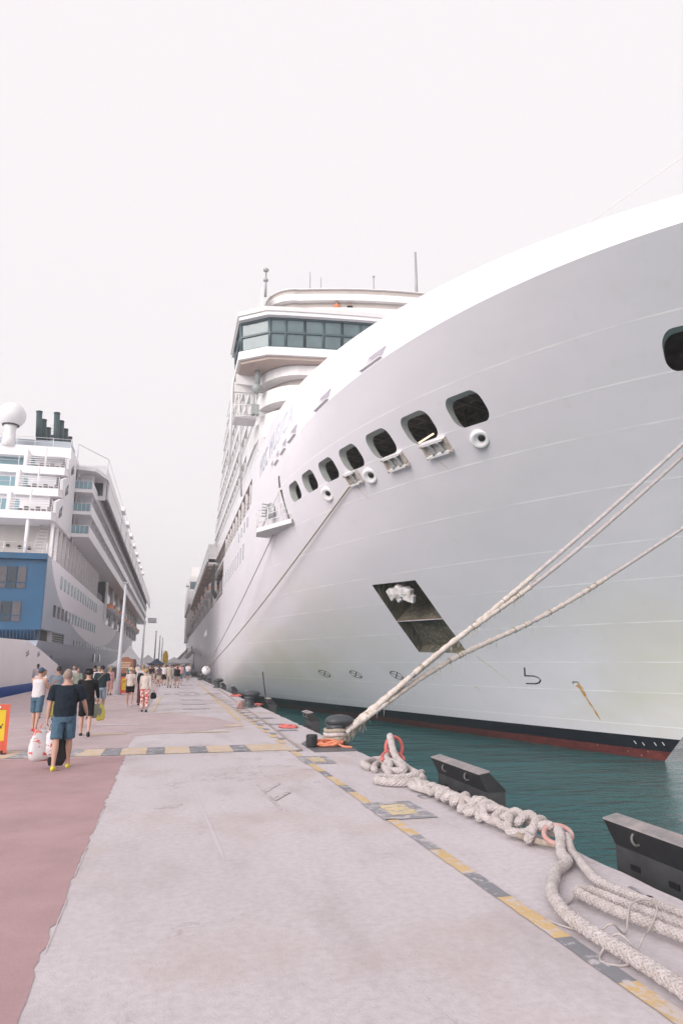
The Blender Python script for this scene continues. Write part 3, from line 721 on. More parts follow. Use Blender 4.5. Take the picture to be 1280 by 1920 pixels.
# bridge glazing: mullions, transoms and panes
gp = bplan(47.55, 17.7, 0, 55); ge = []
pane_n = 0
def glaze(a, b_, z0, z1, cnt, lean=.18):
    global pane_n
    a, b_ = Vector((*a, 0)), Vector((*b_, 0)); d = b_ - a; L = d.length; d.normalize(); n = Vector((d.y, -d.x, 0))
    for i in range(cnt):
        p0, p1 = a + d * L * i / cnt, a + d * L * (i + 1) / cnt
        for zz0, zz1 in ((z0, z0 + (z1 - z0) * .46), (z0 + (z1 - z0) * .52, z1)):
            f0, f1 = (zz0 - z0) / (z1 - z0), (zz1 - z0) / (z1 - z0); g = .10
            A_, B_ = p0 + d * g + n * lean * f0, p1 - d * g + n * lean * f0; C_, D_ = p1 - d * g + n * lean * f1, p0 + d * g + n * lean * f1
            m_ = MB(); q = [A_ + up * zz0, B_ + up * zz0, C_ + up * zz1, D_ + up * zz1]; m_.add(q + [v - n * .04 for v in q], [(0, 1, 2, 3), (7, 6, 5, 4), (0, 4, 5, 1), (1, 5, 6, 2), (2, 6, 7, 3), (3, 7, 4, 0)])
            sp(m_, 'pane', M_BGL); pane_n += 1
        f = MB(); R = Matrix((d, n, up)).transposed(); f.add([], [])
        for pp in (p0, p1): f.tube([pp + up * z0, pp + n * lean + up * z1], .11, 6)
        f.obox((p0 + p1) / 2 + n * .02 + up * z0, (p1 - p0).length / 2, .09, .10, R); f.obox((p0 + p1) / 2 + n * lean * .5 + up * (z0 + (z1 - z0) * .49), (p1 - p0).length / 2, .10, .075, R); f.obox((p0 + p1) / 2 + n * lean + up * (z1 - .06), (p1 - p0).length / 2, .10, .14, R)
        sp(f, 'window_frame', M_SLATE)
M_BGL = mat('bridge_window_glass', (.16, .22, .235), .08, .35, .35, spec=.5)
for i in range(len(gp) - 1):
    if i == 0: glaze(gp[i], gp[i + 1], 25.75, 28.2, 2)
    elif i < 10: glaze(gp[i], gp[i + 1], 25.75, 28.2, 1 if i < 3 else 2)
# open decks above the bridge
slab('wind_screen', plan(51.5, 2.0, 15.2, 2.6, 100), 30.2, 32.05, M_WHITE)
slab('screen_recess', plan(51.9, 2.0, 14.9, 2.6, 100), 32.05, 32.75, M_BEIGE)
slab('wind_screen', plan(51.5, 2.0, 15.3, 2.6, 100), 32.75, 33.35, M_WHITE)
slab('screen_recess', plan(51.7, 2.0, 15.1, 2.6, 100), 33.35, 33.85, M_BEIGE)  # top band: the wind-screen's shade is put into the beige colour
slab('wind_screen', plan(51.5, 2.0, 15.2, 2.6, 100), 33.85, 33.92, M_WHITE)
b_ = MB(); b_.prism([(52.5, 28.85), (56.5, 28.85), (56.5, 33.8), (53.8, 33.8)], 0, 5.9, 6.15); sp(b_, 'side_screen', M_WHITE2)
# antennas on the top deck
def mast(x, y, z0, z1, r, balls=()):
    b_ = MB(); b_.tube([(x, y, z0), (x, y, z1)], [r * 1.3, r * .7], 6); o = sp(b_, 'antenna', M_STEEL)
    for zz, rr in balls:
        g = MB(); g.ell((x, y, zz), rr, rr, rr * .7); sp(g, 'antenna_head', M_STEEL, parent=o)
mast(6.5, 55, 33.6, 36.2, .09, ((36.2, .26), (35.2, .24))); mast(10.5, 55, 33.9, 36.6, .05); mast(11.5, 55, 33.9, 36.2, .04); mast(16.5, 55, 33.9, 37.1, .06, ((37.0, .14),)); mast(20.3, 54, 33.9, 39.5, .13)
# faint stay running from the bow up over the forecastle
b_ = MB(); b_.tube([hp(26, 16.8) + Vector((2.5, 0, 0)), (19.2, 16.0, 21.2), (22, 12.5, 25)], .02, 5); sp(b_, 'forestay', mat('pale_wire', (.75, .74, .74), .5))
# camera mast + cage under the bridge wing
b_ = MB(); b_.tube([(5.6, 51.2, 25.4), (5.6, 51.2, 23.6)], .22, 10); b_.ell((5.55, 51.0, 23.2), .42, .42, .42); b_.tube([(5.55, 51, 22.9), (5.5, 51, 21.6)], .05, 6); b_.box((5.2, 50.8, 21.0), (5.75, 51.4, 21.8)); sp(b_, 'search_lamp', mat('lamp_body_grey', (.35, .38, .38), .5, .3, 3))
b_ = MB()
for zz in (22.6, 21.7, 20.8):
    for (a, c_) in (((3.9, 51.0), (5.5, 50.9)), ((3.9, 51.0), (3.9, 53.0)), ((3.9, 53), (5.6, 53))): b_.tube([(*a, zz), (*c_, zz)], .04, 5)
for (x, y) in ((3.9, 51), (4.7, 51), (5.5, 50.9), (3.9, 53)): b_.tube([(x, y, 20.8), (x, y, 22.6)], .04, 5)
b_.box((3.9, 51, 20.7), (5.6, 53, 20.78)); sp(b_, 'wing_cage', M_WHITE2)
for yb_ in (52.3, 54.0): b_ = MB(); b_.box((4.0, yb_, 24.0), (6.6, yb_ + .3, 24.85)); sp(b_, 'wing_bracket', M_WHITE)
b_ = MB(); b_.tube([(3.95, 54.9, 25.6), (3.85, 54.9, 17.9)], .13, 6); b_.tube([(4.6, 56.5, 25.4), (5.6, 62, 17.0)], .10, 6); sp(b_, 'wing_strut', M_WHITE2)
# ---- balcony rows, section 1 (the part below and behind the bridge)
def balconies(y0, y1, xs, zf, h=2.8, deep=1.7, step=2.9, top=False, name='balcony_deck'):
    b_ = MB(); b_.box((xs, y0, zf - .16), (xs + deep + .3, y1, zf + .16)); o = sp(b_, name, M_WHITE)
    g = MB(); g.box((xs + .03, y0, zf + .22), (xs + .07, y1, zf + 1.12)); g.box((xs, y0, zf + 1.12), (xs + .1, y1, zf + 1.2)); sp(g, 'balustrade', M_BALU, parent=o)
    d = MB(); y = y0
    while y <= y1: d.box((xs + .06, y - .04, zf + .16), (xs + deep + .1, y + .04, zf + h - .16)); y += step
    sp(d, 'balcony_divider', M_WHITE2, kind='stuff', parent=o)
    w = MB(); w.box((xs + deep, y0, zf + .16), (xs + deep + .3, y1, zf + h - .16)); sp(w, 'cabin_wall', M_WHITE2, parent=o)
    v = MB(); y = y0 + .5
    while y < y1 - 2: v.box((xs + deep - .03, y, zf + .2), (xs + deep + .02, y + 1.9, zf + 2.3)); y += step
    sp(v, 'balcony_door', M_GLASS2, kind='stuff', parent=o)
for k, zf in enumerate((18.0, 20.8, 23.6, 26.4, 29.2, 32.0)):
    y0 = (51.5, 52.5, 53.5, 57, 58, 60)[k]; y1 = (112, 108, 104, 101, 98, 96)[k]
    balconies(y0, y1, 5.80 if k < 3 else 5.84, zf)
balconies(64, 93, 5.95, 34.8); balconies(68, 90, 6.3, 37.2, h=.2)
b_ = MB(); b_.box((9.5, 60, 33.9), (34, 98, 36.9)); sp(b_, 'upper_house', M_WHITE2)
b_ = MB(); b_.box((10.6, 100, 17.9), (33, 262, 31.5)); sp(b_, 'upper_house', M_WHITE2)
# ---- section 2: deck that overhangs the lifeboats
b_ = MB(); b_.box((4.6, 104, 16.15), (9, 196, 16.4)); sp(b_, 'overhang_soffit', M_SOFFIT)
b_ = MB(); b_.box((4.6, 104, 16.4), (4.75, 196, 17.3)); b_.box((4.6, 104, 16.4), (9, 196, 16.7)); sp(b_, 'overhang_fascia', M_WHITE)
balconies(104, 196, 4.62, 17.4, h=2.2, deep=2.2)
for y in range(106, 195, 6): b_ = MB(); b_.box((4.9, y, 15.95), (8.4, y + .25, 16.15)); sp(b_, 'soffit_beam', M_WHITE2)
# ---- promenade posts, davits, lifeboats
for k in range(9):
    b_ = MB(); y = 57 + k * 3.4; b_.box((5.85, y, 14.75), (6.05, y + .3, 16.9)); sp(b_, 'promenade_post', M_WHITE)
b_ = MB(); 
for zz in (15.2, 15.55, 15.9): b_.tube([(5.85, 55, zz), (5.85, 104, zz)], .03, 5)
sp(b_, 'promenade_rail', M_WHITE)
b_ = MB(); b_.box((5.82, 86, 14.55), (6.2, 262, 14.85)); sp(b_, 'boat_deck_beam', M_WHITE)
for y in (98, 99.6, 101.2):
    b_ = MB(); b_.box((5.2, y, 11.9), (5.5, y + .35, 15.6)); b_.tube([(5.35, y + .2, 12.0), (5.9, y + .2, 11.0)], .16, 6); sp(b_, 'davit', mat('dark_davit_grey', (.06, .065, .07), .5, .2, 3))
for y in [108 + 15 * k for k in range(10)]:
    b_ = MB(); b_.box((5.9, y, 10.25), (6.4, y + .5, 14.6)); b_.tube([(6.1, y + .2, 14.2), (5.3, y + .2, 13.8), (5.4, y + .2, 12.9)], .14, 6); sp(b_, 'davit', M_WHITE)
b_ = MB()
for zz in (10.7, 11.1): b_.tube([(5.85, 86, zz), (5.85, 262, zz)], .03, 5)
for k in range(60): b_.tube([(5.85, 86 + 3 * k, 10.25), (5.85, 86 + 3 * k, 11.1)], .025, 4)
sp(b_, 'boat_bay_rail', M_WHITE, kind='stuff')
M_ORG = mat('lifeboat_orange', (.72, .22, .08), .5, .15, 2)
def lifeboat(L=10.5):
    h_ = MB(); prof = []
    ny = 14
    def ringp(t, r, zo, zs):
        w = 1.55 * max(1 - abs(2 * t - 1) ** 2.6, .02) ** .6; return w
    rows_ = []
    for i in range(ny + 1):
        t = i / ny; w = 1.5 * max(1 - abs(2 * t - 1) ** 2.8, .01) ** .6
        rows_.append([(w * math.cos(a), (t - .5) * L, -1.0 * abs(math.sin(a)) ** .8 * max(1 - abs(2 * t - 1) ** 4, .05)) for a in [math.pi * k / 8 for k in range(9)]])
    vs = [p for r in rows_ for p in r]; h_.add(vs, [(i * 9 + k, i * 9 + k + 1, (i + 1) * 9 + k + 1, (i + 1) * 9 + k) for i in range(ny) for k in range(8)], 0, True)
    c_ = MB(); rows_ = []
    for i in range(ny + 1):
        t = i / ny; w = 1.48 * max(1 - abs(2 * t - 1) ** 2.8, .01) ** .6
        rows_.append([(w * math.cos(a), (t - .5) * L, .02 + 1.15 * abs(math.sin(a)) ** .6 * max(1 - abs(2 * t - 1) ** 3, .05)) for a in [math.pi * k / 8 for k in range(9)]])
    vs = [p for r in rows_ for p in r]; c_.add(vs, [(i * 9 + k, (i + 1) * 9 + k, (i + 1) * 9 + k + 1, i * 9 + k + 1) for i in range(ny) for k in range(8)], 0, True)
    w_ = MB()
    for k in range(5): w_.box((-1.46, -3.2 + k * 1.4, .35), (1.46, -2.6 + k * 1.4, .65))
    return h_.mesh('boat_hull', M_WHITE), c_.mesh('canopy', M_ORG), w_.mesh('boat_window', M_GLASS)
LBM = lifeboat()
def put_boat(x, y, z, label, group):
    t_ = thing('lifeboat', label, 'lifeboat', (x, y, z), 0, group)
    inst(LBM[0], 'boat_hull', t_); inst(LBM[1], 'canopy', t_); inst(LBM[2], 'boat_window', t_)
for k in range(9):
    put_boat(6.4, 114.5 + 15 * k, 13.2, 'orange-topped lifeboat on the right-hand ship, %s' % ('nearest to the bow' if k == 0 else 'rearmost before the stern' if k == 8 else ('second', 'third', 'fourth', 'fifth', 'sixth', 'seventh', 'eighth')[k - 1] + ' counted from the bow'), 'lifeboats of the big white ship')
# ---- windows in the hull side
def hwin(y, z, w, h, m, name='hull_window'):
    b_ = MB(); b_.box((5.76, y, z - h / 2), (5.80, y + w, z + h / 2)); return sp(b_, name, m)
M_HW = mat('hull_window_glass', (.40, .41, .46), .15, .2, 1)
for k in range(13): hwin(60.3 + 2.55 * k, 11.6, .75, 1.4, M_HW)
for k in range(4): hwin(57.2 + 2.6 * k, 13.7, .9, .8, M_HW)
hwin(120, 6.9, 10, .9, M_HW, 'shell_door'); hwin(140, 4.2, 2.4, 2.3, M_HW, 'shell_door'); hwin(200, 5.4, 3, 1.2, M_HW, 'shell_door'); hwin(92, 3.2, .25, 6, mat('seam_grey', (.62, .62, .64), .5), 'fender_strake')
hwin(45.3, 15.9, .01, .01, M_HW)
# ---- aft wing block
b_ = MB(); b_.box((4.1, 198, 18.0), (22, 262, 25.8)); aw = sp(b_, 'aft_wing', M_WHITE2)
b_ = MB(); b_.box((4.3, 197.94, 22.2), (7.4, 198.0, 24.3)); sp(b_, 'wing_window', M_GLASS, parent=aw)
for q0, q1 in (((4.1, 197.9, 21.6), (8.5, 198.5, 22.0)), ((4.6, 199, 25.8), (7.4, 204, 28.6)), ((3.3, 206, 24.0), (4.2, 210, 26.0))): b_ = MB(); b_.box(q0, q1); sp(b_, 'wing_trim', M_WHITE, parent=aw)
for zf in (19.6, 17.4):
    b_ = MB(); b_.box((5.8, 190, zf - .2), (9.4, 198, zf + .2)); sp(b_, 'stair_landing', M_WHITE)
for k in range(5):
    b_ = MB(); b_.box((4.6, 206 + 8 * k, 11.0 + k * .1), (6.0, 207.5 + 8 * k, 18.0)); sp(b_, 'stern_pillar', M_WHITE2)
b_ = MB(); b_.box((4.9, 262, 9.5), (38.8, 292.5, 21.5)); sp(b_, 'stern_house', M_WHITE2)
# ================================================================== SHIP ON THE LEFT
LC = -28.0
def lhull():
    m, b = newmat('left_hull_paint', .35, .45); l = m.node_tree.links; o = mapping(m)
    s = m.node_tree.nodes.new('ShaderNodeSeparateXYZ'); l.new(o, s.inputs[0]); y, z = s.outputs[1], s.outputs[2]
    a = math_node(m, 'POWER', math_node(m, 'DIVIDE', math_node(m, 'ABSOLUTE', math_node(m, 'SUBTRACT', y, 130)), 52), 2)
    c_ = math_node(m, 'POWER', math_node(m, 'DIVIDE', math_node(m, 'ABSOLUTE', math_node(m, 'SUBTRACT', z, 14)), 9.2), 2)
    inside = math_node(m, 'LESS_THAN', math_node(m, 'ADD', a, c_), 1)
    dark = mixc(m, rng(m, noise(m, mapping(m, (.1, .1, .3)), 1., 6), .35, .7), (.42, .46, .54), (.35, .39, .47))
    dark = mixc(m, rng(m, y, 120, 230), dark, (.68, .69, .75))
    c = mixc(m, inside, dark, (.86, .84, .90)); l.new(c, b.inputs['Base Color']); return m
M_LH = lhull()
M_BLUE = mat('stern_blue_paint', (.014, .095, .205), .4, .25, .5)
M_LWHITE = mat('left_ship_white', (.88, .86, .88), .45, .08, .8)
M_LGREY = mat('left_ship_pale_grey', (.72, .72, .76), .5, .1, .8)
M_CYAN = mat('sky_reflecting_window', (.20, .36, .42), .25, .3, .5, spec=.9)
M_DKW = mat('dark_window', (.022, .04, .055), .1, .3, 1, spec=.8)
M_FUN = mat('teal_funnel_paint', (.030, .075, .085), .5, .3, 2)
lship = thing('cruise_ship', 'left-hand cruise ship with blue stern, grey-blue hull and white balcony decks', 'cruise ship', (LC, 76, 0))
LINV = Matrix.Translation(-Vector(lship.location))
M_LH.node_tree  # object space of the hull mesh is kept in world axes below
def lp(mb_, name, mats, parent=None, kind=None, world=False):
    me = mb_.mesh(name, mats); o = bpy.data.objects.new(name, me); COL.objects.link(o)
    if world:
        o.parent = parent or lship; o.matrix_parent_inverse = Matrix.Translation(-Vector(lship.location))
    else:
        me.transform(LINV); o.parent = parent or lship
    if kind: o['kind'] = kind
    return o
# side hull loft
def lhb(y, z):
    k = min(max((5.2 - z) / 7.6, 0), 1); t = min(max((150 - y) / 74, 0), 1)
    base = 15 - 4.2 * k ** 1.6 * t ** 1.2
    far = min(max((y - 235) / 95, 0), 1); return base * (1 - far ** 2.2)
ysl = [76, 78, 80, 83, 86, 90, 95, 100, 108, 116, 125, 135, 150, 165, 180, 200, 220, 240, 255, 270, 285, 300, 312, 322, 330]
def shell(z0, z1, nz, y_in=0.):
    mb_ = MB(); zs = [z0 + (z1 - z0) * i / nz for i in range(nz + 1)]; n = len(ysl); vs = []
    for sgn in (1, -1):
        for z in zs:
            for y in ysl: vs.append((LC + sgn * (lhb(y, z) - y_in), y + (y_in if y == 76 else 0), z))
    O = (nz + 1) * n; fs = []
    for i in range(nz):
        for j in range(n - 1):
            a = i * n + j; fs += [(a, a + 1, a + 1 + n, a + n), (O + a, O + a + n, O + a + n + 1, O + a + 1)]
        fs.append((i * n, i * n + n, O + i * n + n, O + i * n))
    a = nz * n
    for j in range(n - 1): fs += [(a + j, a + j + 1, O + a + j + 1, O + a + j), (j, O + j, O + j + 1, j + 1)]
    mb_.add(vs, fs, 0, False); return mb_
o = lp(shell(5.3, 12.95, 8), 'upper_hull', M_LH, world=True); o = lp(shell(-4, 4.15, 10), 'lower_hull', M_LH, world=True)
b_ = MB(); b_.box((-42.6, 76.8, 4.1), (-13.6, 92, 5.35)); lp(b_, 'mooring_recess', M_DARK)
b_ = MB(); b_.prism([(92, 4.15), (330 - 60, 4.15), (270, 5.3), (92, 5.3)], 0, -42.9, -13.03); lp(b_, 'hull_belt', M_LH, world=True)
for k in range(9):
    b_ = MB(); b_.box((-13.55, 83 + k * 1.0, 4.15), (-13.1, 83.12 + k, 5.3)); lp(b_, 'recess_post', M_LGREY)
for k in range(4):
    b_ = MB(); b_.box((-13.2, 84, 4.3 + k * .26), (-13.05, 92, 4.38 + k * .26)); lp(b_, 'recess_rail', M_DARK)
for k in range(3):
    b_ = MB(); b_.box((-16.3 + .3 * k, 79 + 4 * k, 1.6), (-13.6 + .02 * k, 79.9 + 4 * k, 3.8)); lp(b_, 'hull_rib', M_BLUE)
# transom
b_ = MB(); b_.box((-43, 75.6, 5.2), (-13.02, 76.0, 12.35)); b_.box((-43, 75.1, 12.35), (-12.98, 76.0, 12.95)); tr = lp(b_, 'transom', M_BLUE)
b_ = MB(); b_.prism([(75.6, 5.2), (76.6, 4.0), (78.5, 4.0), (78.5, 5.2)], 0, -43, -13.5); lp(b_, 'transom_lip', M_BLUE)
for (z0, z1, xs) in ((9.35, 11.55, -14.85), (6.0, 8.0, -15.05)):
    x = xs
    for g in range(7):
        for k in range(3):
            b_ = MB(); b_.box((x - .78, 75.52, z0 + .62), (x, 75.58, z1)); b_.box((x - .78, 75.52, z0), (x, 75.58, z0 + .5))
            lp(b_, 'window', M_DKW if (g + k) % 2 else mat('grey_mauve_window', (.10, .09, .105), .1, .3, 1, spec=.8))
            x -= .92
        x -= 1.1 if g > 0 else .0
for k in range(16):
    b_ = MB(); b_.box((-18.5 + k * .33, 75.58, 4.3), (-18.45 + k * .33, 76.7, 5.15)); lp(b_, 'lip_rib', M_BLUE)
# stern decks
def lrail(x0, x1, y, z, h=1.1, nb=4, parent=None):
    b_ = MB()
    for k in range(nb): b_.tube([(x0, y, z + h * (k + 1) / nb), (x1, y, z + h * (k + 1) / nb)], .035, 5)
    n = max(2, int(abs(x1 - x0) / 2.0))
    for k in range(n + 1): x = x0 + (x1 - x0) * k / n; b_.tube([(x, y, z), (x, y, z + h)], .04, 5)
    return lp(b_, 'stern_rail', M_LWHITE, parent=parent)
lrail(-42, -13.1, 75.5, 12.95, 1.15, 2)
b_ = MB(); b_.box((-43, 81.5, 12.95), (-13.8, 90, 17.3)); lp(b_, 'deck_wall', mat('cream_deck_wall', (.62, .58, .55), .6, .15, .6))
for k in range(5):
    b_ = MB(); b_.tube([(-15.6 - 5 * k, 77.6, 12.95), (-15.6 - 5 * k, 77.6, 17.2)], .2, 10); lp(b_, 'deck_post', M_LWHITE)
b_ = MB()
for k in range(9): b_.box((-14.9, 78.2 + k * .32, 13.3 + k * .42), (-14.0, 78.5 + k * .32, 13.36 + k * .42))
b_.tube([(-14.95, 78, 13.2), (-14.95, 81.2, 17.2)], .05, 5); b_.tube([(-13.95, 78, 13.2), (-13.95, 81.2, 17.2)], .05, 5); lp(b_, 'stair', M_LGREY)
for (x, z) in ((-18.2, 14.6), (-17.0, 14.5), (-16.0, 14.4)):
    b_ = MB(); b_.ell((x, 81.4, z), .2, .15, .2); lp(b_, 'deck_speaker', M_DARK)
for i, (zf, yf) in enumerate(((17.3, 77.3), (20.6, 80.3), (23.9, 83.3))):
    b_ = MB(); b_.prism([(-42.6, yf), (-13.3, yf), (-13.0, yf + .6), (-13.0, yf + 8), (-42.6, yf + 8)], 2, zf - .35, zf + .55); dk = lp(b_, 'stern_deck', M_LWHITE)
    lrail(-17.6 - .0 * i, -13.3, yf + .1, zf + .55, 1.3, 5, dk); lrail(-42, -18.4, yf + .1, zf + .55, 1.2, 2, dk)
    b_ = MB(); b_.box((-42.4, yf + 3.6, zf + .55), (-14.2, yf + 3.8, zf + 3.1)); lp(b_, 'deck_wall', M_LWHITE if i != 1 else M_LGREY)
    b_ = MB(); b_.box((-22, yf + 3.5, zf + .7), (-17.4, yf + 3.6, zf + 2.5)); lp(b_, 'sliding_door', M_CYAN)
    b_ = MB(); b_.tube([(-15.6, yf + .5, zf + .5), (-15.6, yf + .5, zf + 3)], .1, 8); lp(b_, 'deck_post', M_LWHITE); b_ = MB(); b_.box((-17.9, yf + .1, zf + .5), (-17.5, yf + 2.2, zf + 2.6)); lp(b_, 'deck_partition', M_LWHITE)
    b_ = MB()
    for k in range(6): b_.box((-17 + k * .6, yf + 1.5, zf + .55), (-16.6 + k * .6, yf + 2.0, zf + 1.1 + .25 * (k % 2)))
    lp(b_, 'deck_furniture', mat('mixed_grey_furniture', (.25, .22, .22), .7, .5, 5), kind='stuff')
    # slanting side wing between stern deck and side block
    b_ = MB(); b_.prism([(yf + .4, zf + .5), (yf + .4, zf + 1.75), (yf + 4.2, zf + 3.0), (91, zf + 3.0), (91, zf - .3), (yf + 2.5, zf - .3)], 0, -13.25, -12.95); lp(b_, 'side_wing', M_LWHITE)
    b_ = MB(); b_.prism([(yf + 2.6, zf + 1.2), (yf + 4.4, zf + 2.2), (yf + 4.4, zf + 1.0), (yf + 2.6, zf + .3)], 0, -12.94, -12.92); lp(b_, 'wing_window', M_DKW)
b_ = MB(); b_.prism([(-42.6, 85.6), (-13.1, 85.6), (-13.0, 92), (-42.6, 92)], 2, 26.3, 27.6); lp(b_, 'top_deck', M_LWHITE)
lrail(-42, -13.2, 85.7, 27.6, 1.1, 2)
b_ = MB(); b_.box((-26, 88, 27.6), (-13.6, 92, 29.1)); lp(b_, 'funnel_base', mat('funnel_base_blue_grey', (.42, .47, .53), .5, .1, 1))
for g, x in enumerate((-17.6, -15.5)):
    for k in range(4):
        b_ = MB(); hgt = 33.0 - k * .75; x_ = x + k * .46; y_ = 88.6 + k * .9
        b_.tube([(x_ + .1, y_, 28.5), (x_ - .2, y_ + .2, hgt)], .36 - .03 * k, 16, 0); b_.tube([(x_ - .2, y_ + .2, hgt - .05), (x_ - .21, y_ + .2, hgt + .12)], .40 - .03 * k, 16, 0); lp(b_, 'exhaust_pipe', M_FUN)
b_ = MB()
for k in range(7): b_.tube([(-16.4, 89.6, 29.2 + k * .4), (-15.6, 89.6, 29.3 + k * .4)], .04, 4)
lp(b_, 'pipe_ladder', M_LGREY)
b_ = MB(); b_.lathe([(.9, 27.4), (.7, 28.4), (.62, 29.5), (.8, 30.0)], (-20.3, 86, 0), 20); lp(b_, 'dome_pedestal', M_LWHITE)
b_ = MB(); b_.ell((-20.3, 86, 31.35), 1.62, 1.62, 1.55, n=28, m=18); lp(b_, 'satellite_dome', M_LWHITE)
b_ = MB(); b_.lathe([(.97, 30.0), (.99, 30.25)], (-20.3, 86, 0), 20); lp(b_, 'dome_ring', M_DARK)
# promenade behind the hull top: posts, rail, wall, then the boats
b_ = MB(); b_.box((-42.8, 90, 12.95), (-15.8, 320, 17.4)); lp(b_, 'promenade_wall', mat('promenade_wall_beige', (.66, .61, .58), .7, .2, .3))
for k in range(17):
    b_ = MB(); b_.box((-13.45, 78.8 + k * 3.0, 12.95), (-13.15, 79.15 + k * 3.0, 17.3)); lp(b_, 'promenade_post', M_LWHITE)
b_ = MB()
for zz in (13.3, 13.65, 14.0): b_.tube([(-13.1, 77, zz), (-13.1, 135, zz)], .03, 4)
for k in range(40): b_.tube([(-13.1, 77 + 1.5 * k, 12.95), (-13.1, 77 + 1.5 * k, 14.0)], .025, 4)
lp(b_, 'promenade_rail', M_LWHITE, kind='stuff')
b_ = MB(); b_.box((-15.7, 140, 9.4), (-12.99, 262, 17.3)); lp(b_, 'boat_bay', M_DKW)
for k in range(9):
    b_ = MB(); b_.box((-13.2, 140 + k * 15, 9.4), (-12.6, 141 + k * 15, 17.3)); lp(b_, 'boat_davit', M_LWHITE)
ordn = ('first', 'second', 'third', 'fourth', 'fifth', 'sixth', 'seventh', 'eighth')
for k in range(8):
    put_boat(-12.7, 148 + 15 * k, 12.4, 'orange and white lifeboat on the left-hand ship, %s counted from the stern' % ordn[k], 'lifeboats of the left-hand ship')
# balcony block over the boats
for k, zf in enumerate((17.6, 20.5, 23.4)):
    b_ = MB(); b_.box((-14, 90, zf - .22), (-10.8, 300, zf + .22)); o = lp(b_, 'balcony_deck', M_LWHITE)
    g = MB(); g.box((-10.88, 90, zf + .22), (-10.82, 300, zf + 1.15)); lp(g, 'balustrade', M_LWHITE, parent=o)
    g = MB(); g.box((-13.0, 90.0, zf + .25), (-10.9, 90.06, zf + 1.2)); lp(g, 'end_glass', M_CYAN, parent=o)
    g = MB(); 
    for q in range(5): g.tube([(-13.0 + q * .52, 89.97, zf + .2), (-13.0 + q * .52, 89.97, zf + 1.25)], .03, 4)
    g.tube([(-13, 89.97, zf + 1.25), (-10.85, 89.97, zf + 1.25)], .03, 4); lp(g, 'end_rail', M_LWHITE, parent=o)
    g = MB(); g.box((-12.6, 92.4, zf + .2), (-12.5, 300, zf + 2.75)); lp(g, 'cabin_wall', M_LGREY, parent=o)
    g = MB()
    for q in range(48): g.box((-12.5, 92.4 + q * 4.3, zf + .2), (-10.95, 92.5 + q * 4.3, zf + 2.7))
    lp(g, 'balcony_divider', M_LGREY, kind='stuff', parent=o)
    g = MB(); g.box((-12.3, 90.8, zf + .22), (-11.9, 91.4, zf + 1.0)); g.box((-11.6, 91.2, zf + .22), (-11.3, 91.5, zf + .8)); lp(g, 'balcony_chair', M_DARK, parent=o)
b_ = MB(); b_.box((-14.4, 90.0, 17.0), (-12.95, 92.4, 27.4)); lp(b_, 'corner_pillar', M_LWHITE)
b_ = MB(); b_.prism([(-13, 90.2), (-10.7, 90.8), (-9.5, 95), (-9.5, 300), (-13, 300)], 2, 26.2, 26.7); lp(b_, 'upper_deck', M_LWHITE)
b_ = MB(); b_.box((-40, 95.5, 26.7), (-9.8, 300, 28.3)); lp(b_, 'upper_house', M_LWHITE)
b_ = MB(); b_.box((-9.78, 97, 24.0), (-9.55, 300, 26.3)); b_.box((-12.6, 96, 23.6), (-9.8, 96.2, 26.2)); lp(b_, 'upper_screen', M_LWHITE)
b_ = MB(); b_.box((-12.2, 95.9, 24.2), (-10.2, 95.98, 26.0)); lp(b_, 'upper_window', M_DKW)
for k in range(8):
    b_ = MB(); b_.box((-9.55, 122 + 13 * k, 24.3), (-9.5, 124.4 + 13 * k, 26.4)); lp(b_, 'upper_window', M_DKW)
    b_ = MB(); b_.box((-9.9, 124 + 13 * k, 28.2), (-9.3, 128 + 13 * k, 28.9)); lp(b_, 'roof_step', M_LWHITE)
b_ = MB(); b_.tube([(-9.7, 95.5, 28.3), (-9.7, 95.5, 29.3), (-9.7, 200, 29.3)], .04, 4); b_.tube([(-13, 90.3, 27.7), (-13, 90.3, 29.6), (-9.8, 95.4, 29.3)], .05, 4); lp(b_, 'top_rail', M_LGREY)
b_ = MB(); b_.box((-9.8, 290, 18), (-6.5, 300, 19.6)); lp(b_, 'bridge_wing', M_LWHITE)
# side windows
def lwin(y0, y1, n, z0, z1, w, m, dark_n=0):
    for k in range(n):
        y = y0 + (y1 - y0) * k / n; b_ = MB(); b_.box((-13.0, y, z0), (-12.965, y + w, z1)); lp(b_, 'window', M_DKW if k < dark_n else m)
lwin(85.5, 128, 14, 10.35, 11.85, 1.5, M_CYAN); lwin(82.2, 128, 15, 6.9, 8.25, 1.6, M_CYAN, 4)
lwin(140, 165, 8, 10.3, 11.6, 1.6, M_CYAN)
lwin(101, 150, 14, 4.3, 4.95, 1.3, M_DKW); lwin(152, 184, 10, 4.3, 4.95, 1.3, M_DKW); lwin(188, 250, 16, 4.6, 5.2, 1.5, M_LGREY)
for k in range(2):
    b_ = MB(); b_.box((-13.35, 128 + 9 * k, 2.0), (-12.95, 129.6 + 9 * k, 3.4)); lp(b_, 'hull_fitting', M_DKW)
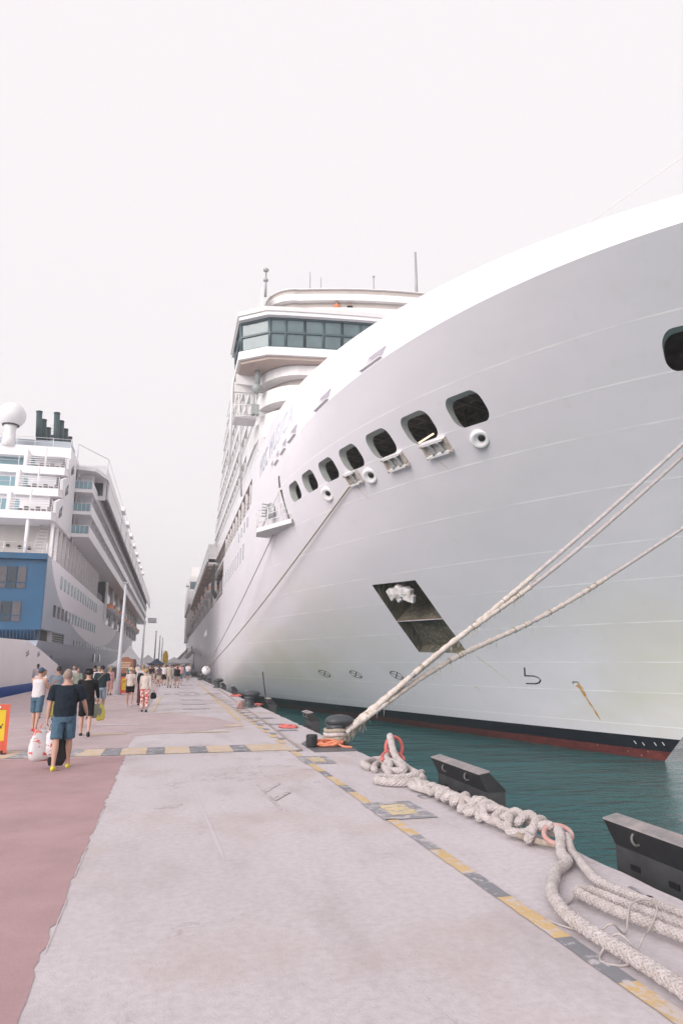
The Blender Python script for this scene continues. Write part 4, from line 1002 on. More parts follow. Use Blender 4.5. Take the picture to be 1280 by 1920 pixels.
# ================================================================== WHITE VESSEL at the left edge
wv = thing('ship_hull', 'low white ship hull with a blue boot stripe at the left edge of the quay', 'ship', (-12.5, 48, -2.4))
prof = [(24, 3.3), (44, 3.35), (52, 3.45), (57.4, 2.9), (64.1, 2.15), (72.4, 1.5), (76, 1.1)]
def wvm(zlo, zhi, name, m, off=0.0):
    b_ = MB(); rows_ = []
    ysv = [24 + i * 1.6 for i in range(33)]
    def top(y):
        for (a, za), (c_, zc) in zip(prof, prof[1:]):
            if a <= y <= c_: t_ = (y - a) / (c_ - a); return za + (zc - za) * t_
        return 1.1
    vs = []; nz = 8
    for y in ysv:
        zt = min(zhi, top(y))
        for k in range(nz + 1):
            z = zlo + (zt - zlo) * k / nz; f = (z + 2.4) / 5.8; xx = -9.72 - .9 * max(0, 1 - f) ** 1.5 - max(0, (y - 60) / 16) ** 2 * .9 + off
            vs.append((xx, y, z))
    n = nz + 1; fs = [(i * n + k, (i + 1) * n + k, (i + 1) * n + k + 1, i * n + k + 1) for i in range(len(ysv) - 1) for k in range(nz)]
    O = len(vs); vs += [(-19, v[1], v[2]) for v in vs]
    fs += [(O + f_[3], O + f_[2], O + f_[1], O + f_[0]) for f_ in list(fs)]
    fs += [(i * n + nz, (i + 1) * n + nz, O + (i + 1) * n + nz, O + i * n + nz) for i in range(len(ysv) - 1)]
    fs += [(k, k + 1, O + k + 1, O + k) for k in range(nz)] + [((len(ysv) - 1) * n + k, O + (len(ysv) - 1) * n + k, O + (len(ysv) - 1) * n + k + 1, (len(ysv) - 1) * n + k + 1) for k in range(nz)]
    b_.add(vs, fs, 0, False); me = b_.mesh(name, m); me.transform(Matrix.Translation((12.5, -48, 2.4)))
    o = bpy.data.objects.new(name, me); COL.objects.link(o); o.parent = wv; return o
wvm(.45, 9, 'hull', mat('vessel_white_paint', (.88, .86, .88), .4, .06, .6)); wvm(-2.6, .45, 'boot_stripe', mat('boot_stripe_blue', (.02, .10, .42), .4, .1, 2), .02)
for y in (52.6, 56.8):
    b_ = MB()
    for q in range(2): b_.obox((2.72 - 0 * q, y - 48 + .25 * q, 5.05 - .16 * q), .04, .38, .045, Matrix.Rotation(.25, 3, 'X'))
    o = b_.build('fairlead', M_DKW, wv)
# ================================================================== QUAY FURNITURE
M_RUB = mat('black_rubber', (.022, .023, .026), .7, .35, 5, bump=.3, bscale=25)
M_FEN = mat('fender_face_grey', (.060, .062, .066), .55, .35, 3, bump=.2, bscale=12)
M_FTOP = mat('lit_fender_top', (.20, .195, .20), .7, .0, 6, col2=(.36, .30, .30))  # light falling on the fender tops is put into a paler colour
M_BOL = mat('bollard_grey_paint', (.060, .068, .078), .5, .4, 6, bump=.3, bscale=18)
def fender(y, w, label, worn=False):
    x0 = EDGE + .36 + PSL * y
    t_ = thing('quay_fender', label, 'fender', (x0, y, -1.7), 0, 'fenders along the quay edge')
    h = w / 2
    b_ = MB(); b_.prism([(0, 0), (0, 1.78), (.28, 1.78), (.28, 0)], 1, -h, h); b_.build('lower_panel', M_FEN, t_)
    b_ = MB(); b_.prism([(0, 1.782), (-.12, 2.03), (.04, 2.06), (.30, 1.80), (.284, 1.782)], 1, -h, h); b_.build('upper_panel', M_BLACKF, t_)
    b_ = MB(); b_.prism([(-.128, 2.034), (-.12, 2.05), (.048, 2.085), (.05, 2.063)], 1, -h - .005, h + .005); b_.build('top_plate', M_FTOP, t_)
    for s_ in (-.22, .24):
        b_ = MB(); c = Vector((-.06, s_ * w, 1.93)); b_.tube(catmull([c + Vector((.02, 0, .045)), c + Vector((-.03, .01, .05)), c + Vector((-.06, .0, 0)), c + Vector((-.03, -.01, -.05)), c + Vector((.05, 0, -.045))], 4), .014, 8); b_.build('lug', mat('dull_steel_lug', (.16, .155, .15), .6, .4, 12), t_)
    for s_ in (-.32, 0, .32):
        b_ = MB(); b_.box((-.012, s_ * w - .07, 1.60), (.0, s_ * w + .07, 1.65)); b_.build('bolt_pocket', M_BLACK, t_)
    b_ = MB(); b_.tube([(0, -.05 * w, .3), (-.3, -.05 * w, .5)], .3, 14); b_.build('rubber_buffer', M_RUB, t_)
M_BLACKF = mat('black_fender_face', (.030, .031, .034), .5, .4, 4, bump=.2, bscale=10)
fl_ = [(6.0, 1.75, 'big black quay fender nearest the camera, cut off by the right frame edge'), (10.82, 1.95, 'dark grey quay fender beside the white rope loops'), (23.0, 1.1, 'quay fender just beyond the roped bollard'), (32.0, 1.1, 'quay fender beside the second bollard, over dark water')]
for y, w, lb in fl_: fender(y, w, lb)
far = [40, 49, 58, 67, 76, 85, 94, 103, 112, 122, 132, 142, 154, 166]
for k, y in enumerate(far): fender(y, 1.3, 'small dark quay fender touching the white hull, %s beyond the second bollard' % (('first', 'second', 'third', 'fourth', 'fifth', 'sixth', 'seventh', 'eighth', 'ninth', 'tenth', 'eleventh', 'twelfth', 'thirteenth', 'farthest')[k]))
def bollard(x, y, s, label, rz=0):
    t_ = thing('bollard', label, 'bollard', (x, y, 0), rz, 'mooring bollards on the quay edge')
    b_ = MB(); b_.lathe([(.34 * s, .0), (.34 * s, .03), (.24 * s, .06), (.20 * s, .2), (.20 * s, .38), (.24 * s, .46)], (0, 0, .001), 24); b_.build('post', M_BOL, t_)
    b_ = MB(); b_.ell((.10 * s, 0, .52 * s + .03), .37 * s, .29 * s, .15 * s, n=24, m=12); b_.build('head', M_BOL, t_)
    b_ = MB()
    for k in range(6): a = k * math.pi / 3; b_.tube([(.29 * s * math.cos(a), .29 * s * math.sin(a), .03), (.29 * s * math.cos(a), .29 * s * math.sin(a), .055)], .03, 6)
    b_.build('base_bolt', M_STEEL, t_, kind='stuff')
bollard(4.0, 17.0, 1.0, 'grey mushroom bollard with the three thick white hawsers looped round it', .2)
bollard(3.50, 31.7, 1.05, 'second bollard from the camera, dark and bare, beside a small fender', .1)
bollard(3.62, 55.7, 1.05, 'third bollard from the camera, where the edge meets the white hull')
for k, y in enumerate((80, 98, 118, 140)): bollard(3.5 + PSL * (y - 55), y, 1.05, 'far dark bollard on the quay edge, %s' % ('holding two thin ropes beside a white disc', 'just beyond the white rope disc', 'second beyond the white rope disc', 'farthest one near the gangway')[k])
# rubber drum
t_ = thing('rubber_drum', 'short black ribbed rubber drum standing beside orange rope', 'drum', (3.30, 16.45, .022))
b_ = MB(); b_.lathe([(.125, 0), (.13, .02), (.13, .25), (.12, .275), (.05, .28)], (0, 0, 0), 28); b_.build('drum_body', M_RUB, t_)
for k in range(5):
    b_ = MB(); b_.lathe([(.131, -.012), (.142, 0), (.131, .012)], (0, 0, .035 + k * .048), 28); b_.build('rib', M_RUB, t_)
# ------------------------------------------------------------------ ropes
M_ROPE = mat('white_mooring_rope', (.64, .585, .585), .85, .0, 9, col2=(.45, .395, .375), bump=.8, bscale=120)
M_ROPED = mat('soiled_mooring_rope', (.50, .43, .37), .9, .0, 14, col2=(.30, .24, .18), bump=.8, bscale=120)
M_ORR = mat('orange_rope', (.80, .27, .15), .7, .3, 12, bump=.6, bscale=100)
M_REDR = mat('faded_red_rope', (.68, .17, .15), .7, .25, 10, bump=.5, bscale=80)
M_HEMP = mat('brownish_hemp_rope', (.30, .25, .16), .85, .4, 20)
def frames(path):
    T = []; up_ = Vector((0, 0, 1)); fr = []
    for i in range(len(path)):
        t_ = (path[min(i + 1, len(path) - 1)] - path[max(i - 1, 0)]).normalized()
        if i == 0: u_ = up_ - t_ * up_.dot(t_); u_ = u_ if u_.length > .1 else t_.orthogonal()
        else: u_ = fr[-1][1] - t_ * fr[-1][1].dot(t_)
        u_.normalize(); fr.append((t_, u_, t_.cross(u_)))
    return fr
def braid(b_, path, r, step=None, pitch=None, ns=6, sides=5, jit=.035, seed=1):
    """plaited hawser: two families of strands winding opposite ways, weaving over and under"""
    rnd = random.Random(seed); step = step or r * .35; pitch = pitch or r * 6.4
    p = resample([Vector(q) for q in path], step); fr = frames(p); L = len(p)
    b_.tube(p, r * .84, 10)
    for hand in (1, -1):
        for k in range(ns):
            pts = []
            for i in range(L):
                a = hand * (2 * math.pi * i * step / pitch) + 2 * math.pi * k / ns + (0 if hand == 1 else .0)
                w = math.sin(2 * ns * (2 * math.pi * i * step / pitch) / 2 + (math.pi if (k % 2) else 0)) * hand
                rr = r * (.84 + .055 * w) * (1 + rnd.uniform(-jit, jit))
                t_, u_, v_ = fr[i]; pts.append(p[i] + (u_ * math.cos(a) + v_ * math.sin(a)) * rr)
            b_.tube(pts, r * .235, sides)
def rope_obj(name, label, path, r, m, group=None, n=10, seed=1, fray=0, plait=True, cat='rope', parent=None, origin=None):
    b_ = MB(); pp = catmull(path, n)
    if plait: braid(b_, pp, r, seed=seed)
    else: b_.tube(resample(pp, max(r * 1.2, .02)), r, 8)
    rnd = random.Random(seed + 5); q = resample(pp, .05)
    for k in range(fray):
        i = rnd.randrange(1, len(q) - 1); d = Vector((rnd.gauss(0, 1), rnd.gauss(0, 1), rnd.gauss(0, .6))).normalized(); L = rnd.uniform(.4, 1.2) * r
        s_ = q[i] + d * r * .8; b_.tube([s_, s_ + d * L * .5 + Vector((0, 0, -.1 * L)), s_ + d * L + Vector((0, 0, -.4 * L))], r * .035, 3)
    o_ = Vector(origin or path[0]); me = b_.mesh(name, m); me.transform(Matrix.Translation(-o_)); o = bpy.data.objects.new(name, me); COL.objects.link(o); o.location = o_
    if parent: o.parent = parent
    else: tag(o, label, cat, group)
    return o
B0 = Vector((4.12, 16.9, .20))
def hawser(dst, off, sag, label, seed, wraps, r=.049):
    s = B0 + Vector(off); e = Vector(dst); path = []
    for i in range(15):
        t = i / 14; q = s.lerp(e, t); q.z += sag(t); path.append(q)
    t_ = thing('hawser', label, 'rope', s, 0, 'thick white hawsers from the bollard to the bow')
    b_ = MB(); b_.tube(resample(catmull(path, 6), .12), r, 12); 
    # laid surface: long strands
    pr = resample(catmull(path, 6), .05); fr = frames(pr)
    for k in range(6):
        b_.tube([pr[i] + (fr[i][1] * math.cos(i * .05 / .34 * 2 * math.pi + k * math.pi / 3) + fr[i][2] * math.sin(i * .05 / .34 * 2 * math.pi + k * math.pi / 3)) * r * .80 for i in range(len(pr))], r * .40, 5)
    me = b_.mesh('rope', M_ROPE); me.transform(Matrix.Translation(-s)); o = bpy.data.objects.new('rope', me); COL.objects.link(o); o.parent = t_
    # chafing cloth wrapped round the lower length
    rnd = random.Random(seed); w_ = MB(); cl = resample(catmull(path, 6), .045); n0, n1 = int(len(cl) * wraps[0]), int(len(cl) * wraps[1])
    for (a, c_) in [(n0, n0 + (n1 - n0) // 3 - 2), (n0 + (n1 - n0) // 3, n0 + 2 * (n1 - n0) // 3 - 3), (n0 + 2 * (n1 - n0) // 3, n1)]:
        seg_ = cl[a:c_]
        if len(seg_) > 3:
            w_.tube(seg_, [r * (1.28 + .26 * math.sin(i * .9) * rnd.random() + rnd.uniform(-.05, .14)) for i in range(len(seg_))], 11)
    for k in range(46):
        i = rnd.randrange(n0, n1); d = Vector((rnd.uniform(-.4, .4), rnd.uniform(-.5, .3), -1)).normalized(); L = rnd.uniform(.04, .22); s_ = cl[i] + Vector((0, 0, -r * 1.1))
        w_.tube([s_, s_ + d * L * .6, s_ + Vector((d.x * .4, d.y * .4, -1.2)) * L], [.008, .006, .003], 4)
    me = w_.mesh('chafe_wrap', M_CLOTH); me.transform(Matrix.Translation(-s)); o = bpy.data.objects.new('chafe_wrap', me); COL.objects.link(o); o.parent = t_; o['kind'] = 'stuff'
    k_ = MB()
    for k in range(9):
        i = rnd.randrange(n0, n1); k_.tube([cl[i] + Vector((0, 0, r * 1.42)), cl[i + 1] + Vector((0, 0, -r * 1.42))], .007, 4)
        rr = r * 1.45; f_ = frames(cl[i - 1:i + 2])[1]; k_.tube([cl[i] + (f_[1] * math.cos(a) + f_[2] * math.sin(a)) * rr for a in [j * math.pi / 6 for j in range(13)]], .009, 4)
    me = k_.mesh('binding_cord', M_HEMP); me.transform(Matrix.Translation(-s)); o = bpy.data.objects.new('binding_cord', me); COL.objects.link(o); o.parent = t_; o['kind'] = 'stuff'
M_CLOTH = mat('chafing_cloth', (.66, .60, .58), .9, .0, 9, col2=(.50, .42, .34), bump=1.0, bscale=40)
hawser((17.29, 16.19, 10.72), (-.02, .10, .02), lambda t: -.22 * math.sin(math.pi * t), 'uppermost of the three thick white hawsers running up to the bow', 3, (.02, .40))
hawser((17.49, 16.43, 10.45), (.06, -.02, -.03), lambda t: -.28 * math.sin(math.pi * t) + .25 * math.exp(-((t - .2) / .16) ** 2), 'middle thick white hawser, close under the uppermost one', 5, (.02, .38), .052)
hawser((19.0, 18.40, 8.05), (.10, -.14, -.06), lambda t: -.12 * math.sin(math.pi * t) + .40 * math.exp(-((t - .17) / .17) ** 2), 'lowest thick white hawser, ragged cloth along its lower half', 8, (.03, .55), .050)
# eyes of the hawsers round the bollard
for k, (zz, rr) in enumerate(((.14, .27), (.24, .26), (.33, .25))):
    pts = [(4.0 + rr * math.cos(a), 17.0 + rr * math.sin(a), zz + .01 * math.sin(3 * a)) for a in [math.pi * 2 * i / 20 for i in range(20)]] 
    b_ = MB(); pts = [Vector(p) for p in pts]; b_.tube(pts + [pts[0]], .05, 9); b_.tube([pts[17], B0 + Vector((.05, -.05, .0)), B0 + Vector((.35, -.02, .2))], [.05, .062, .058], 9)
    o = b_.build('hawser_eye', M_ROPED if k != 1 else M_ROPE); tag(o, ('lowest', 'middle', 'upper')[k] + ' rope eye wrapped round the post of the roped bollard', 'rope', 'rope eyes on the bollard')
b_ = MB(); rnd = random.Random(4)
for k in range(150):
    a = rnd.uniform(0, 1); s_ = Vector((3.98, 16.68, .05)).lerp(Vector((4.75, 16.85, .62)), a) + Vector((rnd.gauss(0, .05), rnd.gauss(0, .05), rnd.gauss(0, .04))); d = Vector((rnd.uniform(-.6, .2), rnd.uniform(-.3, .1), rnd.uniform(-1, -.2))) * rnd.uniform(.08, .25)
    b_.tube([s_, s_ + d * .5, s_ + d], .007, 3)
o = b_.build('rope_fibre', M_ROPED, kind='stuff'); o['label'] = 'frayed brown rope fibres below the bollard'; o['category'] = 'rope fibres'
def loops(cx, cy, n, rx, ry, seed, z=.03, zr=.05):
    rnd = random.Random(seed); pts = []; ph = rnd.uniform(0, 6)
    for i in range(n * 8):
        a = ph + i * math.pi / 4; k = 1 + rnd.uniform(-.35, .25); pts.append((cx + rx * k * math.cos(a) + rnd.uniform(-.03, .03), cy + ry * k * math.sin(a), z + rnd.uniform(0, zr)))
    return pts
rope_obj('orange_rope', 'coil of orange rope dropped at the foot of the roped bollard', loops(3.72, 16.55, 6, .30, .28, 2, .05, .09) + [(4.0, 16.2, .04), (4.15, 15.95, .045)], .024, M_ORR, n=8, plait=False)
rope_obj('orange_rope', 'short curl of red rope lying on the quay before the roped bollard', loops(3.60, 21.6, 2, .22, .4, 3, .03, .03), .03, M_REDR, n=8, plait=False)
rope_obj('orange_rope', 'scrap of red rope on the quay beside the second bollard', loops(3.95, 32.5, 2, .25, .6, 6, .03, .04), .03, M_REDR, n=8, plait=False)
rope_obj('orange_rope', 'red rope end near the third bollard', loops(3.85, 42, 2, .3, .9, 7, .03, .04), .035, M_REDR, n=8, plait=False)
# thin line lying along the quay
rope_obj('quay_line', 'long thin pale rope lying along the quay beside the dashed marking', [(2.66, 15.85, .02), (2.95, 15.95, .02), (3.0, 16.8, .02), (3.02, 18.5, .02), (3.08, 21, .02), (3.15, 24.2, .02), (3.2, 28, .02), (3.25, 33, .02), (3.4, 42, .02), (3.55, 56, .02), (3.3, 68, .02), (3.2, 79, .05)], .021, mat('dirty_line', (.36, .30, .27), .9, .4, 8), plait=False)
t_ = thing('paint_can', 'small rusty red can standing beside the thin quay rope', 'can', (3.0, 30.4, .001)); b_ = MB(); b_.lathe([(.14, 0), (.14, .34), (.13, .36)], (0, 0, 0), 16); b_.build('can_body', mat('rusty_can', (.25, .09, .07), .7, 0, 6, col2=(.5, .42, .40)), t_)
b_ = MB(); b_.lathe([(.145, .0), (.145, .03)], (0, 0, .34), 16); b_.build('rim', M_STEEL, t_)
# white looped rope and the red ring
P_ = [(3.62, 12.75, .07), (3.70, 13.35, .06), (4.02, 13.72, .06), (4.30, 13.62, .07), (4.12, 13.1, .07), (3.92, 12.72, .07), (3.86, 12.2, .08), (4.0, 11.9, .12), (4.12, 12.35, .14), (4.05, 12.95, .15), (4.2, 13.45, .2), (4.36, 13.75, .42), (4.30, 13.55, .50), (4.22, 13.0, .22), (4.25, 12.4, .08), (4.22, 11.8, .07), (4.12, 11.25, .07), (3.85, 11.05, .07), (3.55, 11.1, .07), (3.38, 11.35, .07), (3.5, 11.55, .07), (3.8, 11.45, .07), (4.1, 11.5, .1), (4.28, 11.7, .1)]
rope_obj('mooring_rope', 'loose loops of white braided rope beside the red ring', P_, .062, M_ROPE, 'white braided ropes on the quay edge', seed=11, fray=90)
P_ = [(3.66, 12.5, .06), (3.82, 13.0, .06), (4.02, 13.2, .07), (3.98, 12.6, .15), (3.8, 12.1, .07), (3.72, 11.75, .07), (3.6, 11.7, .07)]
rope_obj('mooring_rope', 'inner short loop of white braided rope under the red ring', P_, .058, M_ROPE, 'white braided ropes on the quay edge', seed=12, fray=30)
def torus(name, label, c, R_, r, nrm, m, cat):
    q = Vector(nrm).to_track_quat('Z', 'Y').to_matrix(); b_ = MB(); b_.tube([q @ Vector((R_ * math.cos(a), R_ * math.sin(a), 0)) for a in [2 * math.pi * i / 32 for i in range(32)]], r, 12, closed=True)
    o = b_.build(name, m, loc=c); return tag(o, label, cat)
torus('mooring_ring', 'upright faded red ring with white rope passed through it', (4.38, 13.55, .30), .20, .036, (.35, -1, .12), M_REDR, 'ring')
rope_obj('red_rope', 'thick faded red rope wound through the foot of the upright ring', [(3.95, 12.95, .16), (4.05, 13.25, .20), (4.2, 13.4, .24), (4.4, 13.35, .20), (4.42, 13.1, .14), (4.25, 12.95, .12), (4.08, 13.05, .13)], .036, M_REDR, plait=False)
torus('mooring_ring', 'rust-pink iron ring at the near end of the knotted rope', (4.14, 7.15, .14), .145, .026, (-.2, -.45, 1), mat('rusty_pink_iron', (.45, .20, .17), .7, .0, 9, col2=(.55, .42, .40)), 'ring')
# knotted chain-plait between the loops and the iron ring
A_, B_ = Vector((3.86, 10.75, .0)), Vector((4.10, 7.25, .0)); ax_ = (B_ - A_).normalized(); sd_ = Vector((-ax_.y, ax_.x, 0))
for k in range(3):
    pts = []; N = 40
    for i in range(N + 1):
        t = i / N; ph = t * 2 * math.pi * 4.2 + k * 2 * math.pi / 3; wd = .045 + .16 * min(1, t * 1.35); rj = random.Random(i * 3 + k)
        pts.append(A_.lerp(B_, t) + sd_ * (wd * math.sin(ph + .6 * math.sin(9 * t + k)) * (1 + rj.uniform(-.3, .25)) - .02) + Vector((0, 0, .07 + (.035 + .04 * t) * (1 + math.cos(2 * ph)) * rj.uniform(.7, 1.2))) + ax_ * rj.uniform(-.05, .05))
    rope_obj('mooring_rope', ('innermost', 'middle', 'outer')[k] + ' braided strand plaited into the knotted rope before the iron ring', pts, .046, M_ROPE if k else M_ROPE, 'strands of the knotted rope', seed=20 + k, fray=110, n=5)
rope_obj('mooring_rope', 'white rope loop flared at the far end of the knotted rope', [(3.88, 10.1, .07), (3.75, 10.7, .06), (3.86, 11.0, .06), (4.05, 10.75, .06), (4.1, 10.1, .07), (4.05, 9.5, .1)], 0.0429, M_ROPE, 'white braided ropes on the quay edge', seed=31, fray=60)
rope_obj('mooring_rope', 'soiled yellowish rope tail tucked beneath the iron ring', [(3.85, 7.7, .06), (3.95, 7.25, .06), (4.08, 7.05, .06), (4.2, 6.98, .06)], 0.0296, M_ROPED, seed=33, fray=80)
# ropes running from the ring towards the camera
rope_obj('mooring_rope', 'smooth white rope snaking from the iron ring along the yellow line', [(4.12, 7.1, .20), (4.05, 6.95, .17), (3.92, 6.72, .075), (3.82, 6.45, .07), (3.55, 6.2, .07), (3.38, 5.95, .07), (3.20, 5.68, .07), (3.10, 5.42, .07), (3.03, 5.15, .07), (3.01, 4.85, .07), (3.02, 4.5, .07), (3.03, 4.2, .07), (3.02, 3.9, .07), (2.98, 3.4, .07), (2.9, 2.6, .07)], 0.0488, M_ROPE, 'white braided ropes on the quay edge', seed=41, fray=160)
rope_obj('mooring_rope', 'white rope running straight from the iron ring beside the bent one', [(4.16, 7.0, .16), (4.05, 6.75, .08), (3.96, 6.48, .07), (3.82, 6.1, .07), (3.74, 5.8, .07), (3.76, 5.5, .07), (3.83, 5.2, .07), (3.88, 4.9, .07), (3.95, 4.5, .07), (4.0, 3.8, .07)], 0.0407, M_ROPE, 'white braided ropes on the quay edge', seed=43, fray=120)
rope_obj('mooring_rope', 'doubled white rope whose folded end lies nearest the yellow line', [(3.90, 3.4, .07), (3.84, 4.2, .07), (3.74, 4.75, .07), (3.62, 5.2, .07), (3.56, 5.5, .07), (3.50, 5.66, .07), (3.41, 5.62, .07), (3.41, 5.42, .07), (3.46, 5.1, .07), (3.56, 4.72, .07), (3.66, 4.3, .07), (3.78, 3.5, .07)], 0.0407, M_ROPE, 'white braided ropes on the quay edge', seed=45, fray=160)
M_CORD = mat('thin_grey_cord', (.46, .41, .40), .8, .3, 20)
rope_obj('cord', 'thin cord crossing the gap between the two near ropes', [(3.14, 5.52, .02), (3.25, 5.55, .015), (3.36, 5.62, .03), (3.42, 5.66, .10)], .008, M_CORD, plait=False)
rope_obj('cord', 'thin cord looped loosely over the two nearest ropes', [(3.05, 5.05, .13), (3.0, 4.85, .02), (3.12, 4.75, .14), (3.30, 4.85, .03), (3.5, 5.05, .14), (3.7, 5.1, .15), (3.62, 4.9, .15), (3.40, 4.72, .08), (3.2, 4.5, .14), (3.02, 4.42, .02), (2.88, 4.5, .01), (2.95, 4.62, .02), (3.08, 4.6, .13), (3.12, 4.35, .03), (3.14, 4.12, .012)], .0085, M_CORD, plait=False, n=14)
rope_obj('cord', 'thin cord trailing beneath the bent white rope', [(2.92, 5.3, .012), (2.96, 5.15, .012), (3.06, 4.95, .02), (3.16, 4.9, .02)], .007, M_CORD, plait=False)
# thin lines from the ship to a far bollard, with a rat guard
BF = Vector((3.30, 80, .40))
for k, (src, lb) in enumerate((((8.33, 31.45, 10.72), 'thin brown mooring line from the small fairlead to the quay far away'), ((6.05, 43.6, 10.05), 'thin mooring line from the folded platform to the quay far away'))):
    s_ = Vector(src); pts = [s_.lerp(BF, i / 12) + Vector((0, 0, -.5 * math.sin(math.pi * i / 12))) for i in range(13)]
    b_ = MB(); b_.tube([p - s_ for p in catmull(pts, 4)], .040 if k == 0 else .034, 6); o = b_.build('mooring_line', M_HEMP if k == 0 else mat('pale_line', (.42, .37, .34), .8, .3, 5), loc=s_); tag(o, lb, 'rope', 'thin mooring lines of the big ship')
b_ = MB(); b_.lathe([(.02, -.02), (.46, 0), (.46, .03), (.02, .05)], (0, 0, 0), 24, 0, Vector((.2, -1, .1)).to_track_quat('Z', 'Y').to_matrix()); o = b_.build('rat_guard', M_WHITE, loc=(3.70, 75.5, 1.12)); tag(o, 'white round rat guard disc on the thin mooring lines', 'rat guard')
b_ = MB(); b_.tube([(5.05, 43.5, 10.1), (5.05, 43.6, 9.6)], .06, 6); 
# black strakes hanging by the hull
b_ = MB(); b_.tube([(5.60, 43.6, 1.35), (5.45, 41.0, .1)], .04, 6); o = b_.build('hose', M_BLACK); tag(o, 'thin black hose hanging against the hull beyond the second bollard', 'hose')
# ------------------------------------------------------------------ lamp poles
M_POLE = mat('pale_pole_paint', (.56, .56, .60), .45, .12, 3)
def pole(x, y, h, r, label, lamp=True):
    t_ = thing('lamp_pole', label, 'lamp pole', (x, y, 0), 0, 'lamp poles along the pier')
    b_ = MB(); b_.tube([(0, 0, 0), (0, 0, h * .3), (.04, 0, h * .7), (.06, 0, h)], [r * 1.15, r, r * .72, r * .5], 14); b_.build('shaft', M_POLE, t_)
    b_ = MB(); b_.box((-r * 1.8, -r * 1.8, 0.002), (r * 1.8, r * 1.8, .04)); b_.build('base_plate', M_POLE, t_)
    b_ = MB(); b_.box((-.12, -.12, h), (.26, .12, h + .09)); b_.build('lamp_head', M_STEEL, t_)
pole(-3.02, 44.6, 6.75, .125, 'nearest pale lamp pole, beside the orange and yellow board')
pole(-3.45, 90, 6.9, .15, 'second lamp pole, rising before the end of the left-hand ship')
pole(-2.85, 130, 7.4, .15, 'third lamp pole, in the open sky gap'); pole(-2.75, 170, 8.0, .16, 'fourth lamp pole, shorter and right of the third'); pole(-2.7, 215, 9, .16, 'farthest lamp pole above the tents')
# ------------------------------------------------------------------ A-boards
M_OR = mat('orange_plastic', (.72, .13, .07), .45, .15, 4); M_YP = mat('yellow_sign_panel', (.80, .56, .03), .5, .12, 3)
def aboard(x, y, rz, label, w=.62, h=1.02, big=False):
    t_ = thing('sign_board', label, 'sign', (x, y, 0), rz, 'orange and yellow floor signs')
    for s_ in (-1, 1):
        R_ = Matrix.Rotation(s_ * -.16, 3, 'X'); b_ = MB(); c = Vector((0, s_ * -.17, h / 2 + .02)) 
        b_.obox(c + R_ @ Vector((-w / 2 + .03, 0, 0)), .035, .02, h / 2, R_); b_.obox(c + R_ @ Vector((w / 2 - .03, 0, 0)), .035, .02, h / 2, R_); b_.obox(c + R_ @ Vector((0, 0, h / 2 - .05)), w / 2 - .07, .02, .05, R_); b_.obox(c + R_ @ Vector((0, 0, -h / 2 + .16)), w / 2 - .07, .02, .10, R_)
        b_.build('frame', M_OR, t_)
        b_ = MB(); b_.obox(c + R_ @ Vector((0, s_ * -.004, .06)), w / 2 - .07, .012, h / 2 - .17, R_); b_.build('panel', M_YP, t_)
        # black lettering and pictogram
        b_ = MB(); f0 = s_ * -.019
        for (px, pz, pw, ph) in ((-.1, .22, .2, .035), (-.12, .14, .24, .035), (-.05, -.02, .035, .09), (.16, -.02, .03, .06), (.0, -.02, .09, .025), (.0, -.2, .22, .03), (.05, -.26, .15, .03), (.19, .03, .02, .03)):
            b_.obox(c + R_ @ Vector((px, f0, pz + .06)), pw / 2, .003, ph / 2, R_)
        b_.build('lettering', M_BLACK, t_, kind='stuff')
        b_ = MB(); b_.obox(c + R_ @ Vector((.02, s_ * -.024, h / 2 - .05)), .11, .003, .022, R_); b_.build('maker_strip', M_WHITE, t_)
    b_ = MB(); b_.box((-w / 2, -.30, 0), (-w / 2 + .1, .30, .035)); b_.box((w / 2 - .1, -.30, 0), (w / 2, .30, .035)); b_.build('rubber_foot', M_BLACK, t_)
aboard(-3.72, 17.0, .25, 'orange floor sign with yellow panel, cut off by the left frame edge')
aboard(-2.62, 46.0, .1, 'orange and yellow floor sign standing at the foot of the lamp pole', .68, 1.05)
# ------------------------------------------------------------------ tents, flag, show truck, gangway
M_TENT = mat('white_tent_fabric', (.80, .79, .81), .7, .06, 2)
def tent(x, y, w, d, eave, apex, label, m, wall=True):
    t_ = thing('tent', label, 'tent', (x, y, 0), 0, 'tents on the pier')
    b_ = MB(); n = 6; vs = [(sx * w / 2, sy * d / 2, eave) for sx, sy in ((-1, -1), (1, -1), (1, 1), (-1, 1))]
    rows_ = []
    for i in range(n + 1):
        f = i / n; s_ = 1 - f; zz = eave + (apex - eave) * (f ** 1.5); rows_.append([(sx * w / 2 * s_, sy * d / 2 * s_, zz) for sx, sy in ((-1, -1), (1, -1), (1, 1), (-1, 1))])
    vs = [p for r in rows_ for p in r]; b_.add(vs, [(i * 4 + k, i * 4 + (k + 1) % 4, (i + 1) * 4 + (k + 1) % 4, (i + 1) * 4 + k) for i in range(n) for k in range(4)]); b_.build('canopy', m, t_)
    b_ = MB()
    for k in range(4): a, c_ = vs[k], vs[(k + 1) % 4]; b_.add([a, c_, (c_[0], c_[1], eave - .28), (a[0], a[1], eave - .28)], [(0, 1, 2, 3)])
    b_.build('valance', m, t_)
    for sx, sy in ((-1, -1), (1, -1), (1, 1), (-1, 1)):
        b_ = MB(); b_.tube([(sx * (w / 2 - .05), sy * (d / 2 - .05), 0), (sx * (w / 2 - .05), sy * (d / 2 - .05), eave)], .05, 6); b_.build('leg', M_STEEL, t_)
    if wall: b_ = MB(); b_.box((-w / 2 + .1, d / 2 - .14, .02), (w / 2 - .1, d / 2 - .1, eave - .05)); b_.box((-w / 2 + .1, -d / 2 + .1, .02), (-w / 2 + .14, d / 2 - .2, eave - .05)); b_.build('side_wall', m, t_)
tent(-5.3, 96, 4.9, 5, 1.6, 4.15, 'tall white peaked tent behind the brown show truck', M_TENT)
